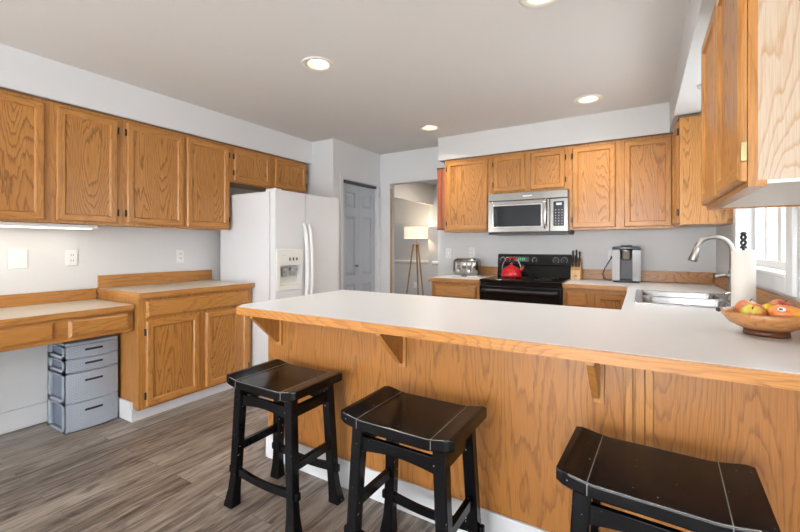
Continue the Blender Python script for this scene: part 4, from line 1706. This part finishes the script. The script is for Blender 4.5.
def make_stool():
    t = thing('bar_stool', '', 'stool', (0, 0, 0), 'black saddle-seat stools at the bar')
    # saddle seat: ends rise, joints a hand's width from each end
    m = MB()
    nx = 28

    def top(x):
        f = abs(x) / HL
        return 0.608 + 0.019 * (max(0, f - 0.55) / 0.45) ** 1.4

    def under(x):
        f = abs(x) / HL
        return 0.568 + 0.015 * (max(0, f - 0.55) / 0.45) ** 1.4
    rings = []
    for i in range(nx + 1):
        x = -HL + 2 * HL * i / nx
        f = abs(x) / HL
        hw = HW - (0.010 if i in (0, nx) else 0.003 if i in (1, nx - 1) else 0)
        zt, zu = top(x), under(x)
        if i in (0, nx):
            zt -= 0.004
            zu += 0.003
        e = 0.006
        rings.append([(x, -hw + e, zt), (x, -hw + 0.0015, zt - 0.0015), (x, -hw, zt - e), (x, -hw, zu + e), (x, -hw + e, zu),
                      (x, hw - e, zu), (x, hw, zu + e), (x, hw, zt - e), (x, hw - 0.0015, zt - 0.0015), (x, hw - e, zt)])
    m.rings(rings, True, False)
    # rubbed-through joints and front arris
    m.mi = 1
    for xj in (-0.150, 0.150):
        m.box(xj - 0.0011, xj + 0.0011, -HW + 0.004, HW - 0.004, top(xj) - 0.004, top(xj) + 0.0006)
        m.box(xj - 0.0011, xj + 0.0011, -HW - 0.0005, -HW + 0.003, under(xj) + 0.006, top(xj) - 0.004)
    for sy in (-1, 1):
        for i in range(2, nx - 2):
            x0 = -HL + 2 * HL * i / nx
            x1 = -HL + 2 * HL * (i + 1) / nx
            if sy > 0 and i % 5:
                continue
            ya, yb2 = sy * (HW - 0.0030), sy * (HW - 0.0010)
            vs = [m.v(x0, ya, top(x0) - 0.0003), m.v(x1, ya, top(x1) - 0.0003), m.v(x1, yb2, top(x1) - 0.0014), m.v(x0, yb2, top(x0) - 0.0014)]
            m.face(vs if sy < 0 else vs)
    m.build('seat', [LACQ, WORN], t)

    def legc(sx, sy, z):
        f = (0.575 - z) / 0.575
        return (sx * (0.166 + 0.031 * f), sy * (0.118 + 0.016 * f))
    for sx in (-1, 1):
        for sy in (-1, 1):
            m = MB()
            rg = []
            for z, hx_, hy_, ox, oy in ((0.574, 0.0235, 0.0215, 0, 0), (0.30, 0.0232, 0.0212, 0, 0), (0.185, 0.0230, 0.021, 0, 0), (0.15, 0.0215, 0.0198, 0, 0), (0.08, 0.0235, 0.0215, 0.003, 0.002), (0.02, 0.029, 0.026, 0.008, 0.005), (0.0, 0.031, 0.028, 0.009, 0.006)):
                x, y = legc(sx, sy, z)
                x += sx * ox
                y += sy * oy
                c = 0.004
                rg.append([(x - hx_ + c, y - hy_, z), (x + hx_ - c, y - hy_, z), (x + hx_, y - hy_ + c, z), (x + hx_, y + hy_ - c, z),
                           (x + hx_ - c, y + hy_, z), (x - hx_ + c, y + hy_, z), (x - hx_, y + hy_ - c, z), (x - hx_, y - hy_ + c, z)])
            m.rings(rg, True, False)
            lg = m.build('leg', LACQ, t)
            # through-tenon ends of the low rail
            x, y = legc(sx, sy, 0.165)
            m = MB()
            m.box(x + sx * 0.0225, x + sx * 0.040, y - 0.013, y + 0.013, 0.148, 0.184, 0.006)
            m.build('tenon', LACQ, lg)
    # aprons and rails
    for sy in (-1, 1):
        x, y = legc(1, sy, 0.52)
        m = MB()
        n = 12
        poly = [(-x + 0.015, 0.534), (x - 0.015, 0.534)]
        for k in range(n + 1):
            f = k / n
            poly.append((x - 0.015 - 2 * (x - 0.015) * f, 0.478 + 0.016 * sin(pi * f)))
        m.prism(poly, 'y', y - 0.010, y + 0.010, 0.002)
        m.build('apron', LACQ, t)
        x, y = legc(1, sy, 0.165)
        m = MB()
        poly = []
        for k in range(n + 1):
            f = k / n
            poly.append((-x + 0.015 + 2 * (x - 0.015) * f, 0.184 - 0.016 * sin(pi * f)))
        for k in range(n + 1):
            f = 1 - k / n
            poly.append((-x + 0.015 + 2 * (x - 0.015) * f, 0.146 - 0.010 * sin(pi * f)))
        m.prism(poly, 'y', y - 0.010, y + 0.010, 0.002)
        m.build('low_rail', LACQ, t)
    for sx in (-1, 1):
        x, y = legc(sx, 1, 0.52)
        m = MB()
        m.box(x - 0.010, x + 0.010, -y + 0.014, y - 0.014, 0.486, 0.534, 0.002)
        m.build('apron', LACQ, t)
        x, y = legc(sx, 1, 0.275)
        m = MB()
        m.box(x - 0.011, x + 0.011, -y + 0.014, y - 0.014, 0.258, 0.296, 0.002)
        m.build('side_rail', LACQ, t)
    return t


stools = [(-1.475, 1.362, 0.0, 'black saddle-seat stool nearest the refrigerator end of the bar'),
          (-0.735, 1.320, 0.0, 'black saddle-seat stool in the middle, below the central corbel'),
          (0.033, 1.318, -0.045, 'black saddle-seat stool at the fruit bowl end, cut off by the photo edge')]
proto = make_stool()
for i, (x, y, a, lab) in enumerate(stools):
    o = proto if i == 0 else copy_tree(proto)
    o.location = (x, y, 0)
    o.rotation_euler = (0, 0, a)
    o['label'] = lab
